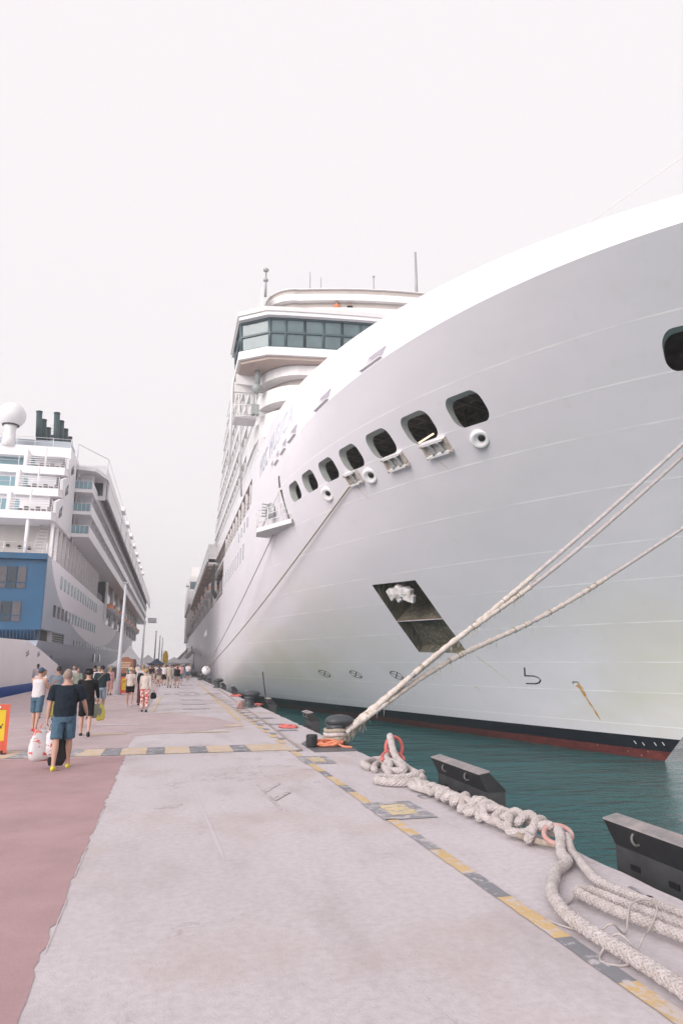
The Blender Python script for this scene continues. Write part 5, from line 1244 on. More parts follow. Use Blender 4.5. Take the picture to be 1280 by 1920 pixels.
tent(-3.6, 118, 4.0, 4, 1.9, 3.2, 'low white tent between the second and third lamp poles', M_TENT)
tent(-2.0, 108, 2.6, 3, 1.75, 2.55, 'dark blue canopy over the crowd, left of the yellow flag', mat('navy_canopy', (.02, .05, .14), .6, .2, 2), False)
tent(.6, 128, 4.6, 4, 1.9, 2.9, 'long white canopy right of the yellow flag', M_TENT, False)
tent(2.6, 142, 3.4, 4, 1.9, 3.0, 'white canopy at the foot of the gangway', M_TENT, False)
b_ = MB(); b_.prism([(-.42, 1.9), (.40, 1.9), (.45, 2.9), (.25, 3.75), (-.1, 3.9), (-.42, 3.2)], 1, -.05, .05); t_ = thing('flag', 'tall yellow flag standing up above the tents', 'flag', (-.85, 120, 0)); b_.build('banner', mat('yellow_banner', (.85, .55, .04), .6), t_)
b_ = MB(); b_.tube([(-.42, 0, 0), (-.42, 0, 3.9)], .04, 6); b_.build('flagpole', M_STEEL, t_)
t_ = thing('show_truck', 'truck with an ornate brown wooden tail board parked before the white tent', 'truck', (-4.75, 80, 0))
b_ = MB(); b_.prism([(-.82, .78), (.82, .78), (.86, 1.0), (.80, 2.3), (.45, 2.38), (.2, 2.52), (-.2, 2.52), (-.45, 2.38), (-.80, 2.3), (-.86, 1.0)], 1, 0, .12); b_.build('tail_board', mat('varnished_brown_board', (.30, .115, .055), .5, .35, 3), t_)
for k in range(7):
    b_ = MB(); b_.box((-.74 + k * .214, -.02, .9), (-.56 + k * .214, 0, 2.2)); b_.build('plank', mat('brown_plank', (.34, .13, .06), .6, .35, 4), t_)
b_ = MB(); rnd = random.Random(6)
for row, zz in enumerate((1.85, 1.58, 1.36)):
    x = -.55 + .06 * row
    while x < .5: w_ = rnd.uniform(.04, .09); b_.box((x, -.03, zz), (x + w_, -.021, zz + .13)); x += w_ + .035
b_.build('lettering', mat('cream_lettering', (.62, .50, .38), .6), t_, kind='stuff')
b_ = MB(); b_.box((-.85, .12, .5), (.85, 4.6, 2.3)); b_.build('cargo_box', mat('maroon_box', (.10, .04, .035), .6, .3, 2), t_)
b_ = MB(); b_.box((-.82, .0, .38), (.82, 5.6, .75)); b_.build('chassis', M_BLACK, t_)
b_ = MB(); b_.box((-.85, 4.7, .5), (.85, 6.2, 2.1)); b_.build('cab', mat('maroon_cab', (.14, .05, .04), .4), t_)
for sx in (-1, 1):
    for yy in (.7, 4.9):
        b_ = MB(); b_.tube([(sx * .82, yy, .40), (sx * .56, yy, .40)], .40, 16); w_ = b_.build('wheel', M_RUB, t_)
        b_ = MB(); b_.tube([(sx * .835, yy, .40), (sx * .82, yy, .40)], .2, 12); b_.build('rim', M_STEEL, w_)
    b_ = MB(); b_.box((sx * .7 - .07, -.03, .45), (sx * .7 + .07, .0, .6)); b_.build('tail_light', mat('red_tail_light', (.5, .02, .02), .3), t_)
t_ = thing('gangway', 'white covered gangway sloping up from the pier to the hull of the right-hand ship', 'gangway', (2.0, 150, 0))
S0, S1 = Vector((-1.2, -6, .3)), Vector((2.7, 30, 4.2))
b_ = MB(); d = (S1 - S0); sdv = Vector((d.y, -d.x, 0)).normalized() * .7
b_.add([S0 - sdv, S0 + sdv, S1 + sdv, S1 - sdv] + [p + Vector((0, 0, .15)) for p in (S0 - sdv, S0 + sdv, S1 + sdv, S1 - sdv)], [(3, 2, 1, 0), (4, 5, 6, 7), (0, 1, 5, 4), (1, 2, 6, 5), (2, 3, 7, 6), (3, 0, 4, 7)]); b_.build('walkway', M_WHITE, t_)
for sg in (-1, 1):
    b_ = MB(); b_.tube([S0 + sdv * sg + up * 1.25, S1 + sdv * sg + up * 1.25], .06, 6)
    for i in range(13): p = S0.lerp(S1, i / 12) + sdv * sg; b_.tube([p, p + up * 1.25], .05, 5); q = S0.lerp(S1, min(1, (i + 1) / 12)) + sdv * sg; b_.tube([p, q + up * 1.25], .04, 5)
    b_.build('side_truss', M_WHITE2, t_)
    b_ = MB(); b_.add([S0 + sdv * sg * 1.02 + up * .3, S1 + sdv * sg * 1.02 + up * .3, S1 + sdv * sg * 1.02 + up * 1.1, S0 + sdv * sg * 1.02 + up * 1.1], [(0, 1, 2, 3)]); b_.build('side_sheet', M_WHITE2, t_)
b_ = MB(); b_.box((1.9, 29.5, 4.15), (3.75, 33, 4.35)); b_.build('landing', M_STEEL, t_)
b_ = MB()
for (x, y) in ((1.95, 29.6), (3.7, 29.6), (1.95, 32.9), (3.7, 32.9)): b_.tube([(x, y, .2), (x, y, 5.5)], .06, 6)
for zz in (4.9, 5.45): b_.tube([(1.95, 29.6, zz), (3.7, 29.6, zz)], .04, 5)
for i in range(5): b_.tube([(1.95, 29.6, .4 + i * .8), (3.7, 29.6, 1.2 + i * .8)], .04, 5); b_.tube([(3.7, 29.6, .4 + i * .8), (1.95, 29.6, 1.2 + i * .8)], .04, 5)
b_.build('scaffold', M_WHITE, t_)
# ================================================================== PEOPLE
def skin(n, c): return mat(n, c, .6, .12, 6, spec=.35)
SK = skin('skin_light', (.50, .30, .23)); SK2 = skin('skin_tanned', (.36, .19, .13)); SK3 = skin('skin_dark', (.07, .04, .03))
def cloth(n, c, v=.18, c2=None, s=8): return mat(n, c, .85, v, s, col2=c2, bump=.5, bscale=14, spec=.2)
NAVY = cloth('navy_cotton', (.012, .020, .032)); DENIM = cloth('blue_denim', (.075, .14, .20), .3, None, 22); LDEN = cloth('light_denim', (.28, .36, .42), .25, None, 18)
WHT = cloth('white_cotton', (.62, .58, .60), .1); BLK = cloth('black_cotton', (.010, .010, .012)); GRY = cloth('grey_blue_cotton', (.16, .19, .23)); BEI = cloth('beige_knit', (.58, .50, .46), .15)
KHA = cloth('khaki_linen', (.42, .36, .30), .15); FLO = mat('red_floral_print', (.66, .58, .54), .85, 0, 11, col2=(.50, .035, .03), sharp=(.50, .53), bump=.4, bscale=14); PNK = cloth('pink_print', (.60, .42, .42), 0, (.40, .08, .10), 16)
HG = mat('grey_hair', (.30, .23, .19), .8, .3, 40); HB = mat('black_hair', (.012, .010, .010), .6, .3, 30); HBL = mat('blonde_hair', (.40, .26, .13), .7, .35, 30); HBR = mat('brown_hair', (.09, .05, .03), .7, .3, 30)
STR = mat('straw_hat', (.55, .38, .22), .8, .25, 40); YSH = mat('lime_yellow_shoe', (.62, .56, .06), .6, .1, 10); RSH = mat('red_shoe', (.55, .06, .07), .6); BSH = mat('black_shoe', (.012, .012, .013), .6); WSH = mat('white_shoe', (.62, .58, .58), .6)
EYE = mat('eye_dark', (.02, .015, .012), .3); LIP = mat('lip_tone', (.35, .14, .12), .5)
def limb(b_, pts, rs, n=12):
    b_.tube(pts, rs, n)
    for p, r in zip(pts, rs): b_.ell(p, r, r, r, n=n, m=8)
TEXW = bpy.data.textures.new('fold', 'CLOUDS'); TEXW.noise_scale = .11; TEXW.noise_depth = 1
def wrinkle(o, st):
    if st:
        d_ = o.modifiers.new('w', 'DISPLACE'); d_.texture = TEXW; d_.strength = st; d_.mid_level = .5; d_.texture_coords = 'LOCAL'
def rings(b_, rr, n=20, lean=None):
    """stack of ellipses (z, rx, ry, cy) closed at both ends"""
    vs = []
    for (z, rx, ry, cy) in rr:
        for k in range(n): a = 2 * math.pi * k / n; vs.append((rx * math.cos(a), cy + ry * math.sin(a), z))
    fs = [(i * n + k, i * n + (k + 1) % n, (i + 1) * n + (k + 1) % n, (i + 1) * n + k) for i in range(len(rr) - 1) for k in range(n)] + [tuple(range(n - 1, -1, -1)), tuple((len(rr) - 1) * n + k for k in range(n))]
    b_.add(vs, fs, 0, True)
def body_part(b_, name, m, parent, vox, it=3):
    o = b_.build(name, m, parent); md = o.modifiers.new('r', 'REMESH'); md.mode = 'VOXEL'; md.voxel_size = vox; md.use_smooth_shade = True
    s_ = o.modifiers.new('s', 'SMOOTH'); s_.iterations = it; s_.factor = .5; return o
def person(label, x, y, h=1.74, rz=0, legs=((18, 8), (-16, 22)), arms=((10, 6, 15), (-12, 6, 15)), top=WHT, bottom=DENIM, sk=SK, hair=HB, shoes=BSH, sleeve=.45, leglen=.5, hairlen='short', hat=None, wide=1., belly=0., vox=.012, group='people walking along the pier', lean=4, twist=0, skirt=False, neck=0, z=0., tank=False, female=False, detail=True, name='person'):
    k = h / 1.75; t_ = thing(name, label, 'person', (x, y, z), math.radians(rz), group)
    S = lambda v: v * k
    hipz, kn, an = .92, .46, .44
    W_ = wide; hipw = .095
    J = {}; body = MB(); lows = []
    for side, (sw, kf) in zip((-1, 1), legs):
        a = math.radians(sw); b2 = math.radians(sw - kf)
        hip = Vector((side * hipw, 0, hipz)); knee = hip + Vector((side * .01, math.sin(a) * kn, -math.cos(a) * kn)); ank = knee + Vector((0, math.sin(b2) * an, -math.cos(b2) * an))
        J[('hip', side)], J[('knee', side)], J[('ank', side)] = hip, knee, ank; lows.append(ank.z - (.065 if sw >= 0 else .065))
    dz = -min(lows)
    for q in list(J): J[q] = J[q] + Vector((0, 0, dz))
    hipz += dz
    ly = math.tan(math.radians(lean))
    def tz(z0): return z0 + dz
    def cy(z0): return (z0 - .92) * ly
    torso = [(.84, .12, .09, 0), (.90, .155, .115, 0), (.97, .158, .115, 0), (1.08, .142 + belly * .3, .105 + belly, -.0), (1.2, .155, .115 + belly * .5, 0), (1.32, .172, .118, 0), (1.40, .165, .10, 0), (1.455, .10, .07, 0), (1.49, .062, .058, 0)]
    if female: torso = [(.84, .12, .09, 0), (.90, .165, .12, 0), (.97, .16, .115, 0), (1.08, .125, .10, 0), (1.2, .135, .108, 0), (1.32, .15, .112, 0), (1.40, .142, .09, 0), (1.455, .09, .06, 0), (1.49, .055, .052, 0)]
    T = [(tz(z), rx * W_, ry * W_, cy(z)) for z, rx, ry, c_ in torso]; rings(body, [(z, a, b_, c_) for z, a, b_, c_ in T])
    nb = Vector((0, cy(1.47), tz(1.47))); hd = Vector((0, cy(1.47) + .02 + math.sin(math.radians(neck)) * .1, tz(1.635 - (1 - math.cos(math.radians(neck))) * .1)))
    limb(body, [nb, hd - Vector((0, 0.005, .06))], [.058, .055])
    body.ell(hd, .078, .098, .118, n=20, m=14); body.ell(hd + Vector((0, .035, -.065)), .052, .058, .055, n=14, m=8)
    for s_ in (-1, 1): body.ell(hd + Vector((s_ * .080, -.005, -.01)), .012, .022, .034, n=10, m=6)
    body.ell(hd + Vector((0, .100, -.015)), .014, .022, .026, n=8, m=6)
    hands = {}
    for side, (sw, ab, el_) in zip((-1, 1), arms):
        a, c_, e = math.radians(sw), math.radians(ab), math.radians(el_)
        sh = Vector((side * (.195 if not female else .17) * W_, cy(1.40), tz(1.395))); ua, fa = .285, .245
        d1 = Vector((side * math.sin(c_), math.sin(a) * math.cos(c_), -math.cos(a) * math.cos(c_))); d2 = Vector((side * math.sin(c_) * .5, math.sin(a + e) * math.cos(c_), -math.cos(a + e) * math.cos(c_))).normalized()
        el2 = sh + d1 * ua; wr = el2 + d2 * fa; J[('sh', side)], J[('el', side)], J[('wr', side)] = sh, el2, wr
        f_ = .82 if female else 1.
        limb(body, [sh, sh + d1 * ua * .45, el2, el2 + d2 * fa * .3, wr], [.056 * f_, .050 * f_, .040 * f_, .042 * f_, .027 * f_])
        limb(body, [Vector((side * .1, cy(1.40), tz(1.40))), sh], [.06, .056 * f_])
        pc = wr + d2 * .055; xa = Vector((0, 1, 0)); n_ = d2.cross(xa).normalized()
        R_ = Matrix((n_, d2.cross(n_).normalized() * -1, d2)).transposed(); body.ell(pc, .017, .040, .052, R_, 12, 8)
        for q in range(4):
            off = R_ @ Vector((0, (-.030 + .020 * q), 0)); L = (.062, .072, .068, .052)[q]; p0 = pc + off + d2 * .035; curl = R_ @ Vector((-side * 1.0 * .35, 0, 0))
            limb(body, [p0, p0 + d2 * L * .5 + curl * L * .4, p0 + d2 * L * .75 + curl * L * 1.5], [.0095, .009, .0075], 8)
        pt = pc + R_ @ Vector((0, -.036, -.02)) ; limb(body, [pt, pt + R_ @ Vector((-.008 * side, -.028, .022)), pt + R_ @ Vector((-.018 * side, -.030, .048))], [.012, .011, .009], 8)
        hands[side] = pc + d2 * .05
    foot = MB()
    for side, (sw, kf) in zip((-1, 1), legs):
        h0, k0, a0 = J[('hip', side)], J[('knee', side)], J[('ank', side)]; f_ = W_ ** .5
        limb(body, [h0, h0.lerp(k0, .45), k0, k0.lerp(a0, .3), k0.lerp(a0, .75), a0], [.085 * f_, .075 * f_, .052 * f_, .056 * f_, .038, .036])
        pitch = math.radians(-(max(0, -(sw - kf)) * .75)); R_ = Matrix.Rotation(pitch, 3, 'X')
        cF = a0 + R_ @ Vector((0, .055, -.035))
        body.ell(cF, .036, .10, .030, R_, 12, 8)
        foot.ell(cF + R_ @ Vector((0, -.05, .004)), .046, .070, .050, R_, 14, 8); foot.ell(cF + R_ @ Vector((0, .035, -.004)), .052, .118, .040, R_, 14, 8)
    KM = Matrix.Scale(k, 4)
    def fin(b_, nm, m, vx=None, it=3):
        b_.v = [tuple(KM @ Vector(v)) for v in b_.v]; return body_part(b_, nm, m, t_, vx or vox, it)
    fin(body, 'body', sk)
    for s_ in (-1, 1):
        if detail:
            e_ = MB(); e_.ell(KM @ (hd + Vector((s_ * .030, .090, .012))), .010, .006, .007, n=8, m=6); e_.build('eye', EYE, t_)
    if detail: e_ = MB(); e_.ell(KM @ (hd + Vector((0, .094, -.058))), .022, .007, .007, n=10, m=6); e_.build('mouth', LIP, t_)
    # top
    tp = MB(); g = .016; zlo = .86 if not tank else .88
    prof = [(z, rx + g + (.012 if z < 1.15 else 0), ry + g + (.012 if z < 1.15 else .0), c_) for (z, rx, ry, c_), (z0, *_r) in zip(T, torso) if z0 >= zlo - .001 and z0 <= (1.46 if not tank else 1.41)]
    if tank: prof.append((tz(1.43), .09, .07, cy(1.43)))
    rings(tp, prof)
    if sleeve > 0:
        for s_ in (-1, 1):
            sh, el2, wr = J[('sh', s_)], J[('el', s_)], J[('wr', s_)]; f_ = (.85 if female else 1.) * (1 if W_ <= 1.05 else 1.08)
            limb(tp, [Vector((s_ * .09, cy(1.39), tz(1.39))), sh], [.075, .072 * f_], 14)
            if sleeve <= .7: e1 = sh.lerp(el2, sleeve / .55); tp.tube([sh, sh.lerp(e1, .5), e1], [.072 * f_, .074 * f_, .078 * f_], 14)
            else: limb(tp, [sh, el2, el2.lerp(wr, .9)], [.068 * f_, .056 * f_, .042 * f_], 12)
    o = fin(tp, 'shirt', top, None, 2); wrinkle(o, .022 if vox < .016 else 0)
    # bottoms
    bt = MB(); rings(bt, [(tz(z), (rx + .020) * W_, (ry + .018) * W_, cy(z)) for z, rx, ry in ((.80, .12, .10), (.86, .150, .115), (.92, .160, .118), (1.0, .148, .112), (1.03, .142, .11))])
    if skirt:
        bt = MB(); rings(bt, [(tz(1.03), .145, .11, 0), (tz(.92), .175, .13, 0), (tz(.92 - leglen * .9), .21, .19, .02), (tz(.915 - leglen * .9), .20, .18, .02)])
    else:
        for s_ in (-1, 1):
            h0, k0, a0 = J[('hip', s_)], J[('knee', s_)], J[('ank', s_)]; f_ = W_ ** .5
            if leglen <= .5: e1 = h0.lerp(k0, leglen / .5); bt.tube([h0, h0.lerp(e1, .5), e1], [.108 * f_, .100 * f_, .098 * f_], 14)
            else: e1 = k0.lerp(a0, (leglen - .5) / .5); bt.tube([h0, h0.lerp(k0, .5), k0, e1], [.108 * f_, .098 * f_, .085, .085], 14)
            bt.ell(h0, .108 * f_, .108 * f_, .10)
    wrinkle(fin(bt, 'skirt' if skirt else ('shorts' if leglen < .7 else 'trousers'), bottom, None, 2), .018 if vox < .016 else 0)
    fin(foot, 'shoes', shoes, max(.008, vox * .8), 1)
    # hair / hat
    if hair:
        hr = MB()
        if hairlen == 'short': hr.ell(hd + Vector((0, -.014, .022)), .084, .098, .108, n=18, m=12)
        elif hairlen == 'bald': hr.ell(hd + Vector((0, -.020, .010)), .0835, .090, .100, n=18, m=12)
        elif hairlen == 'curly':
            rj = random.Random(hash(label) % 999)
            for q in range(34): a, b2 = rj.uniform(0, 6.28), rj.uniform(-.3, 1.4); hr.ell(hd + Vector((.085 * math.cos(a) * math.cos(b2), -.015 + .09 * math.sin(a) * math.cos(b2), .015 + .10 * math.sin(b2))), .034, .034, .034, n=8, m=6)
            hr.ell(hd + Vector((0, -.02, .02)), .088, .096, .11)
        else:
            hr.ell(hd + Vector((0, -.014, .020)), .088, .102, .112, n=18, m=12); limb(hr, [hd + Vector((0, -.05, 0)), hd + Vector((.0, -.085, -.12)), hd + Vector((.01, -.10, -.25))], [.075, .078, .045])
        fin(hr, 'hair', hair, None, 1)
    if hat:
        kind, hm = hat; ht = MB()
        if kind == 'cap': ht.ell(hd + Vector((0, -.006, .035)), .090, .104, .095, n=18, m=12); ht.obox(hd + Vector((0, .125, .045)), .062, .055, .008, Matrix.Rotation(-.15, 3, 'X'))
        elif kind == 'capback': ht.ell(hd + Vector((0, -.006, .035)), .090, .104, .095, n=18, m=12)
        elif kind == 'bucket': ht.lathe([(.088, .13), (.092, .04), (.098, .035), (.135, -.01), (.128, -.015), (.07, .0), (.06, .12)], hd, 20); ht.ell(hd + Vector((0, 0, .07)), .09, .10, .06)
        else: ht.ell(hd + Vector((0, -.01, .06)), .095, .105, .085, n=18, m=12); ht.lathe([(.09, .045), (.17, .02), (.172, .028), (.09, .07)], hd + Vector((0, -.005, 0)), 22)
        fin(ht, 'hat' if kind not in ('cap', 'capback') else 'cap', hm, None, 1)
    mw = Matrix.Translation((x, y, z)) @ Matrix.Rotation(math.radians(rz), 4, 'Z')
    hw = {s_: mw @ (hands[s_] * k) for s_ in hands}
    return t_, hw, {q: mw @ (v * k) for q, v in J.items()}, mw @ (hd * k)
def bag(label, top_, w, d, h, m, name='bag', cat='bag', rz=0, seed=1, handles=True, m2=None, tie=0):
    """soft carrier hanging from a hand"""
    t_ = thing(name, label, cat, top_, rz); b_ = MB(); rnd = random.Random(seed); rows_ = []; n = 18
    for i in range(11):
        f = i / 10; z = -.12 - h * f; sx = w / 2 * (.62 + .38 * min(1, f * 2.2)) * (1 - .25 * max(0, f - .85) / .15); sy = d / 2 * (.4 + .6 * min(1, f * 1.6)) * (1 - .4 * max(0, f - .85) / .15)
        rows_.append([(sx * math.copysign(abs(math.cos(a)) ** .7, math.cos(a)) * (1 + rnd.uniform(-.07, .07)), sy * math.copysign(abs(math.sin(a)) ** .8, math.sin(a)) * (1 + rnd.uniform(-.12, .12)), z + rnd.uniform(-.008, .008)) for a in [2 * math.pi * q / n for q in range(n)]])
    vs = [p for r in rows_ for p in r]; b_.add(vs, [(i * n + q, (i + 1) * n + q, (i + 1) * n + (q + 1) % n, i * n + (q + 1) % n) for i in range(10) for q in range(n)] + [tuple(range(n)), tuple(range(11 * n - 1, 10 * n - 1, -1))], 0, True)
    b_.build('bag_body', m, t_)
    for s_ in (-1, 1):
        hb = MB(); hb.tube([(w * .16, s_ * .02, -.15), (w * .05, s_ * .008, -.03), (0, 0, .01), (-w * .05, s_ * .008, -.03), (-w * .16, s_ * .02, -.15)], .007, 6); hb.build('handle', m2 or m, t_)
    return t_
# --- the man in front
m_, hw, J, hd_ = person('heavy grey-haired man in navy T-shirt and denim shorts, yellow shoes, nearest the camera', -1.90, 14.35, 1.80, rz=3, legs=((-12, 6), (14, 4)), arms=((-2, 9, 8), (16, 20, 20)), top=NAVY, bottom=DENIM, sk=SK, hair=HG, hairlen='bald', shoes=YSH, wide=1.15, belly=.03, vox=.0085, lean=3, sleeve=.42, leglen=.46)
PRB = mat('white_red_printed_plastic', (.62, .60, .62), .35, .0, 4.5, col2=(.60, .10, .06), sharp=(.545, .57), stretch=(1, 1, 2.2)); PRB2 = mat('red_flecked_plastic', (.60, .55, .57), .35, 0, 22, col2=(.30, .02, .03), sharp=(.56, .59))
bag('big white carrier bag with red print hanging from the heavy man\'s left hand', hw[-1] + Vector((-.07, .02, .02)), .44, .20, .56, PRB, rz=.5, seed=3)
bag('smaller white bag with red flecks beside the big carrier bag', hw[-1] + Vector((.08, .03, 0)), .30, .16, .48, PRB2, rz=-.2, seed=4)
bag('black bag carried behind the printed carrier bags', hw[-1] + Vector((.20, .12, -.02)), .34, .2, .62, mat('black_bag_fabric', (.014, .013, .016), .7, .3, 8), rz=.2, seed=5)
# tank-top man
person('man in white tank top, denim shorts, blue cap and red shoes, arms bent', -3.72, 22.2, 1.76, rz=-22, legs=((6, 4), (-8, 4)), arms=((34, 4, 88), (30, 4, 92)), top=WHT, bottom=DENIM, hair=HBR, shoes=RSH, hat=('cap', cloth('faded_blue_cap', (.05, .10, .20))), sleeve=0, tank=True, leglen=.48, vox=.011, neck=25, lean=2)
# black outfit
b2, hw2, J2, hd2 = person('person all in black with bucket hat and shorts, just beyond the heavy man', -2.16, 20.4, 1.74, rz=4, legs=((14, 6), (-12, 22)), arms=((-6, 6, 10), (20, 10, 30)), top=BLK, bottom=BLK, hair=HB, shoes=BSH, sleeve=1., leglen=.46, hat=('bucket', BLK), vox=.011, wide=1.05)
bag('grey shopping bag in the right hand of the person in black', hw2[1] + Vector((-.06, .0, 0)), .40, .16, .36, mat('grey_green_plastic', (.22, .23, .18), .4, .3, 6), rz=.3, seed=7)
bag('yellow shopping bag behind the grey shopping bag', hw2[1] + Vector((.08, .04, -.02)), .26, .12, .42, mat('yellow_plastic', (.62, .54, .10), .4, .2, 8), rz=.5, seed=8)
person('dark-haired man in grey-blue shirt half hidden behind the heavy man', -3.75, 26.0, 1.80, rz=0, top=GRY, bottom=BLK, hair=HB, vox=.013, sleeve=.5, wide=1.08, sk=SK2)
person('woman with long blonde hair leaning forward behind the man in the tank top', -4.55, 27.2, 1.68, rz=-35, top=WHT, bottom=LDEN, hair=HBL, hairlen='long', vox=.013, female=True, lean=16, neck=20, legs=((10, 5), (-5, 5)))
person('man in dark cap beside the leaning blonde woman', -4.75, 28.6, 1.72, rz=-20, top=WHT, bottom=KHA, hair=HB, hat=('cap', BLK), vox=.014)
bag('yellow-green bag held low behind the man in the tank top', (-3.42, 22.9, .92), .26, .14, .46, mat('lime_plastic', (.52, .50, .10), .4, .2, 8), rz=.4, seed=9)
b3, hw3, J3, hd3 = person('man in dark T-shirt and pale denim shorts with a shoulder bag strap and cap', -2.66, 29.9, 1.80, rz=2, legs=((-14, 18), (14, 4)), arms=((-4, 9, 10), (6, 10, 14)), top=cloth('dark_teal_cotton', (.018, .035, .042)), bottom=LDEN, hair=HB, hat=('capback', NAVY), shoes=BSH, vox=.012, wide=1.1, leglen=.48)
t_ = thing('shoulder_bag', 'small dark shoulder bag at the hip of the man in pale denim shorts', 'bag', (hd3.x - .22, hd3.y - .10, .98)); b_ = MB(); b_.ell((0, 0, 0), .10, .06, .12); b_.build('pouch', BLK, t_)
b_ = MB(); b_.tube(catmull([(0, 0, .1), (.06, -.10, .25), (.24, -.12, .46), (.36, -.06, .54), (.37, .05, .52)], 6), .011, 6); b_.build('strap', mat('tan_strap', (.25, .2, .14), .7), t_)
person('woman in straw sun hat, beige top and black shorts, beside the orange sign', -1.72, 33.4, 1.68, rz=0, legs=((12, 6), (-10, 12)), top=BEI, bottom=BLK, hair=HBL, hat=('sun', STR), shoes=WSH, female=True, leglen=.34, vox=.012, sleeve=.3)
b4, hw4, J4, hd4 = person('woman with curly blonde hair, beige cardigan and loose red floral trousers', -.94, 29.7, 1.66, rz=-3, legs=((10, 5), (-10, 14)), top=BEI, bottom=FLO, hair=HBL, hairlen='curly', shoes=BSH, female=True, leglen=.90, vox=.012, sleeve=1., wide=1.05)
b5, hw5, J5, hd5 = person('grey-haired man in white shirt carrying a dark backpack on one shoulder', -1.22, 34.0, 1.84, rz=6, top=WHT, bottom=cloth('maroon_trousers', (.16, .07, .08)), hair=HG, vox=.012, leglen=.95, sleeve=.9)
t_ = thing('backpack', 'dark backpack slung on the shoulder of the grey-haired man in white', 'backpack', (hd5.x - .08, hd5.y - .22, 1.22), .2); b_ = MB(); b_.ell((0, 0, 0), .17, .10, .26); b_.build('pack', cloth('charcoal_nylon', (.03, .03, .035)), t_); b_ = MB(); b_.ell((0, -.08, -.08), .11, .05, .12); b_.build('pocket', cloth('charcoal_nylon', (.03, .03, .035)), t_)
b_ = MB(); b_.tube([(-.08, .08, .2), (-.1, .2, .28), (-.1, .24, .1)], .02, 6); b_.build('strap', BLK, t_)
bag('black handbag hanging beside the floral-trousered woman', hw4[1] + Vector((.12, .1, .1)), .24, .12, .24, BLK, seed=12)
person('woman in a red and white floral dress walking left of the lamp pole', -3.52, 45.0, 1.66, top=PNK, bottom=PNK, hair=HBL, hairlen='long', female=True, skirt=True, leglen=.62, vox=.015, sleeve=.9)
person('person in all-white clothes with dark hair at the left edge of the quay', -8.35, 49.0, 1.82, rz=12, legs=((-10, 4), (12, 4)), top=WHT, bottom=WHT, hair=HB, sk=SK3, vox=.014, leglen=.96, sleeve=.9, shoes=WSH, wide=1.1)
person('man facing the camera wearing sunglasses between the two dark-haired walkers', -5.75, 46, 1.72, rz=172, top=WHT, bottom=KHA, hair=HG, vox=.015)
person('woman facing the camera with sunglasses behind the heavy man\'s shoulder', -4.55, 38, 1.66, rz=186, top=cloth('green_print', (.12, .22, .16), 0, (.5, .45, .4), 20), bottom=BLK, hair=HBR, hairlen='long', female=True, vox=.015)
person('man in black T-shirt and dark cap walking beyond the person in black', -4.15, 42, 1.76, top=BLK, bottom=BLK, hair=HB, hat=('capback', BLK), vox=.015)
person('grey-haired man in white shirt beside the man in the dark T-shirt', -3.55, 38, 1.74, top=WHT, bottom=KHA, hair=HG, vox=.015)
person('woman in grey top and beige skirt with a dark bag, middle distance', -.88, 60.3, 1.70, top=cloth('slate_top', (.10, .09, .10)), bottom=KHA, hair=HBR, hairlen='long', female=True, skirt=True, leglen=.40, vox=.018, sleeve=.3)
person('man in white T-shirt and black shorts beside the grey-topped woman', -.48, 63.0, 1.78, top=WHT, bottom=BLK, hair=HBL, vox=.018)
person('tall person in loose beige shirt and trousers, middle distance', -.02, 56.8, 1.80, top=KHA, bottom=KHA, hair=HG, leglen=.95, sleeve=.9, vox=.018, wide=1.1)
b6, hw6, J6, hd6 = person('woman in black top and taupe skirt walking nearest the row of bollards', .56, 56.4, 1.68, top=BLK, bottom=cloth('taupe_skirt', (.20, .15, .14)), hair=HBR, hairlen='long', female=True, skirt=True, leglen=.42, vox=.018, sleeve=.9)
person('woman in dark tank top and tan shorts under the blue canopy', -1.62, 72, 1.66, top=BLK, bottom=KHA, hair=HBR, hairlen='long', female=True, vox=.02, sleeve=0, tank=True)
b7, hw7, J7, hd7 = person('man carrying a teal backpack in the middle of the crowd', -1.22, 74, 1.76, top=GRY, bottom=BLK, hair=HBR, vox=.02)
t_ = thing('backpack', 'teal backpack on a man in the middle of the crowd', 'backpack', (hd7.x, hd7.y - .22, 1.22)); b_ = MB(); b_.ell((0, 0, 0), .17, .12, .26); b_.build('pack', cloth('teal_nylon', (.05, .22, .25)), t_)
person('man leaning on the rail of the gangway landing', 5.1, 181.5, 1.75, rz=90, top=BLK, bottom=BLK, hair=HB, vox=.02, z=4.36, group='people on the ships')
person('person with orange top looking over the screen above the bridge', 12.5, 52.86, 1.7, rz=180, top=cloth('orange_top', (.7, .25, .12)), bottom=BLK, hair=HBR, vox=.03, z=31.05, group='people on the ships')
person('person in dark clothes looking over the screen above the bridge', 13.6, 52.62, 1.7, rz=180, top=BLK, bottom=BLK, hair=HB, vox=.03, z=30.9, group='people on the ships')
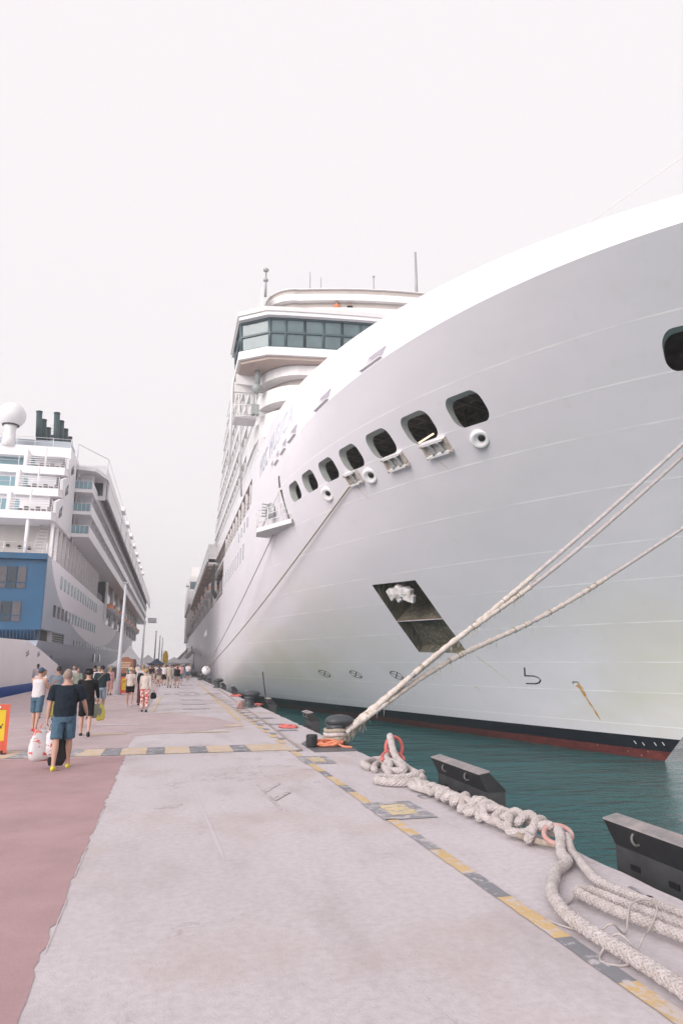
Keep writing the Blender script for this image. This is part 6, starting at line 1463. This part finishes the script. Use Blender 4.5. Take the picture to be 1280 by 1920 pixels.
# --- the far crowd
CR = [('white', WHT), ('black', BLK), ('grey-blue', GRY), ('beige', BEI), ('khaki', KHA), ('navy', NAVY), ('pink', PNK), ('teal', cloth('teal_cotton', (.04, .16, .18)))]
protos = []
for q, kw in enumerate((dict(legs=((16, 6), (-14, 20))), dict(legs=((-14, 20), (16, 6)), female=True, hairlen='long'), dict(legs=((8, 3), (-8, 8)), arms=((5, 6, 12), (-4, 6, 20))))):
    pr = person('distant walker', 0, -60, 1.72 - .04 * q, top=WHT, bottom=BLK, hair=(HB, HBR, HG)[q], vox=.03, detail=False, **kw)[0]; protos.append(pr)
def crowd():
    _dg = bpy.context.evaluated_depsgraph_get(); _dg.update()
    for pr in protos:
        for ch in pr.children:
            me = bpy.data.meshes.new_from_object(ch.evaluated_get(_dg)); mm = ch.data.materials[0]; ch.modifiers.clear(); ch.data = me
            if not len(me.materials): me.materials.append(mm)
            for p in me.polygons: p.use_smooth = True
    rnd = random.Random(21); sl = []
    for k in range(78):
        y = 66 + 125 * (k / 78) ** 1.25 + rnd.uniform(-3, 3); x = rnd.uniform(-4.6 + .006 * y, 1.9 + .006 * y)
        if -6.2 < x < -3.4 and 76 < y < 101: x = rnd.uniform(-2.4, 1.5)
        sl.append((x, y))
    LEGC = [('dark shorts', BLK), ('denim shorts', DENIM), ('khaki shorts', KHA), ('pale shorts', LDEN)]
    for k, (x, y) in enumerate(sl):
        pr = protos[k % 3]; r = copy_tree(pr) if k >= 3 else pr
        cn, cm = CR[rnd.randrange(len(CR))]; ln, lm = LEGC[rnd.randrange(4)]
        r.location = (x, y, 0); back = rnd.choice((0, 0, 0, 180)); r.rotation_euler = (0, 0, math.radians(back + rnd.uniform(-15, 15))); s = rnd.uniform(.93, 1.06); r.scale = (s, s, s)
        for ch in r.children:
            if ch.name.startswith('shirt'): ch.material_slots[0].link = 'OBJECT'; ch.material_slots[0].material = cm
            elif ch.name.startswith('shorts'): ch.material_slots[0].link = 'OBJECT'; ch.material_slots[0].material = lm
        px_ = 'left' if x < -2.2 else 'middle' if x < .3 else 'right'; ds_ = 'near rows' if y < 90 else 'middle rows' if y < 130 else 'rear rows'
        tag(r, 'distant walker %s, %s top, %s, %s of the far crowd, %s' % ('facing us' if back else 'seen from behind', cn, ln, px_, ds_), 'person', 'far crowd at the end of the pier')
crowd()
hz = MB(); hz.box((-400, -60, -6), (400, 420, 60))
hm = bpy.data.materials.new('harbour_air'); hm.use_nodes = True; hn_ = hm.node_tree.nodes; hn_.remove(hn_['Principled BSDF'])
pv = hn_.new('ShaderNodeVolumePrincipled'); pv.inputs['Color'].default_value = (1, .98, 1, 1); pv.inputs['Density'].default_value = .0010; pv.inputs['Anisotropy'].default_value = .0
hm.node_tree.links.new(pv.outputs[0], [n for n in hn_ if n.type == 'OUTPUT_MATERIAL'][0].inputs['Volume'])
o = hz.build('haze', hm, kind='stuff')
# bake the leftover modifiers
_dg = bpy.context.evaluated_depsgraph_get(); _dg.update()
_todo = [o for o in SC.objects if o.type == 'MESH' and len(o.modifiers)]
_new = {}
for o in _todo:
    _new[o.name] = bpy.data.meshes.new_from_object(o.evaluated_get(_dg))
for o in _todo:
    mats_ = [m for m in o.data.materials]; o.modifiers.clear(); me = _new[o.name]; me.name = o.name
    o.data = me
    if not len(me.materials):
        for m in mats_: me.materials.append(m)
    for p in me.polygons: p.use_smooth = True
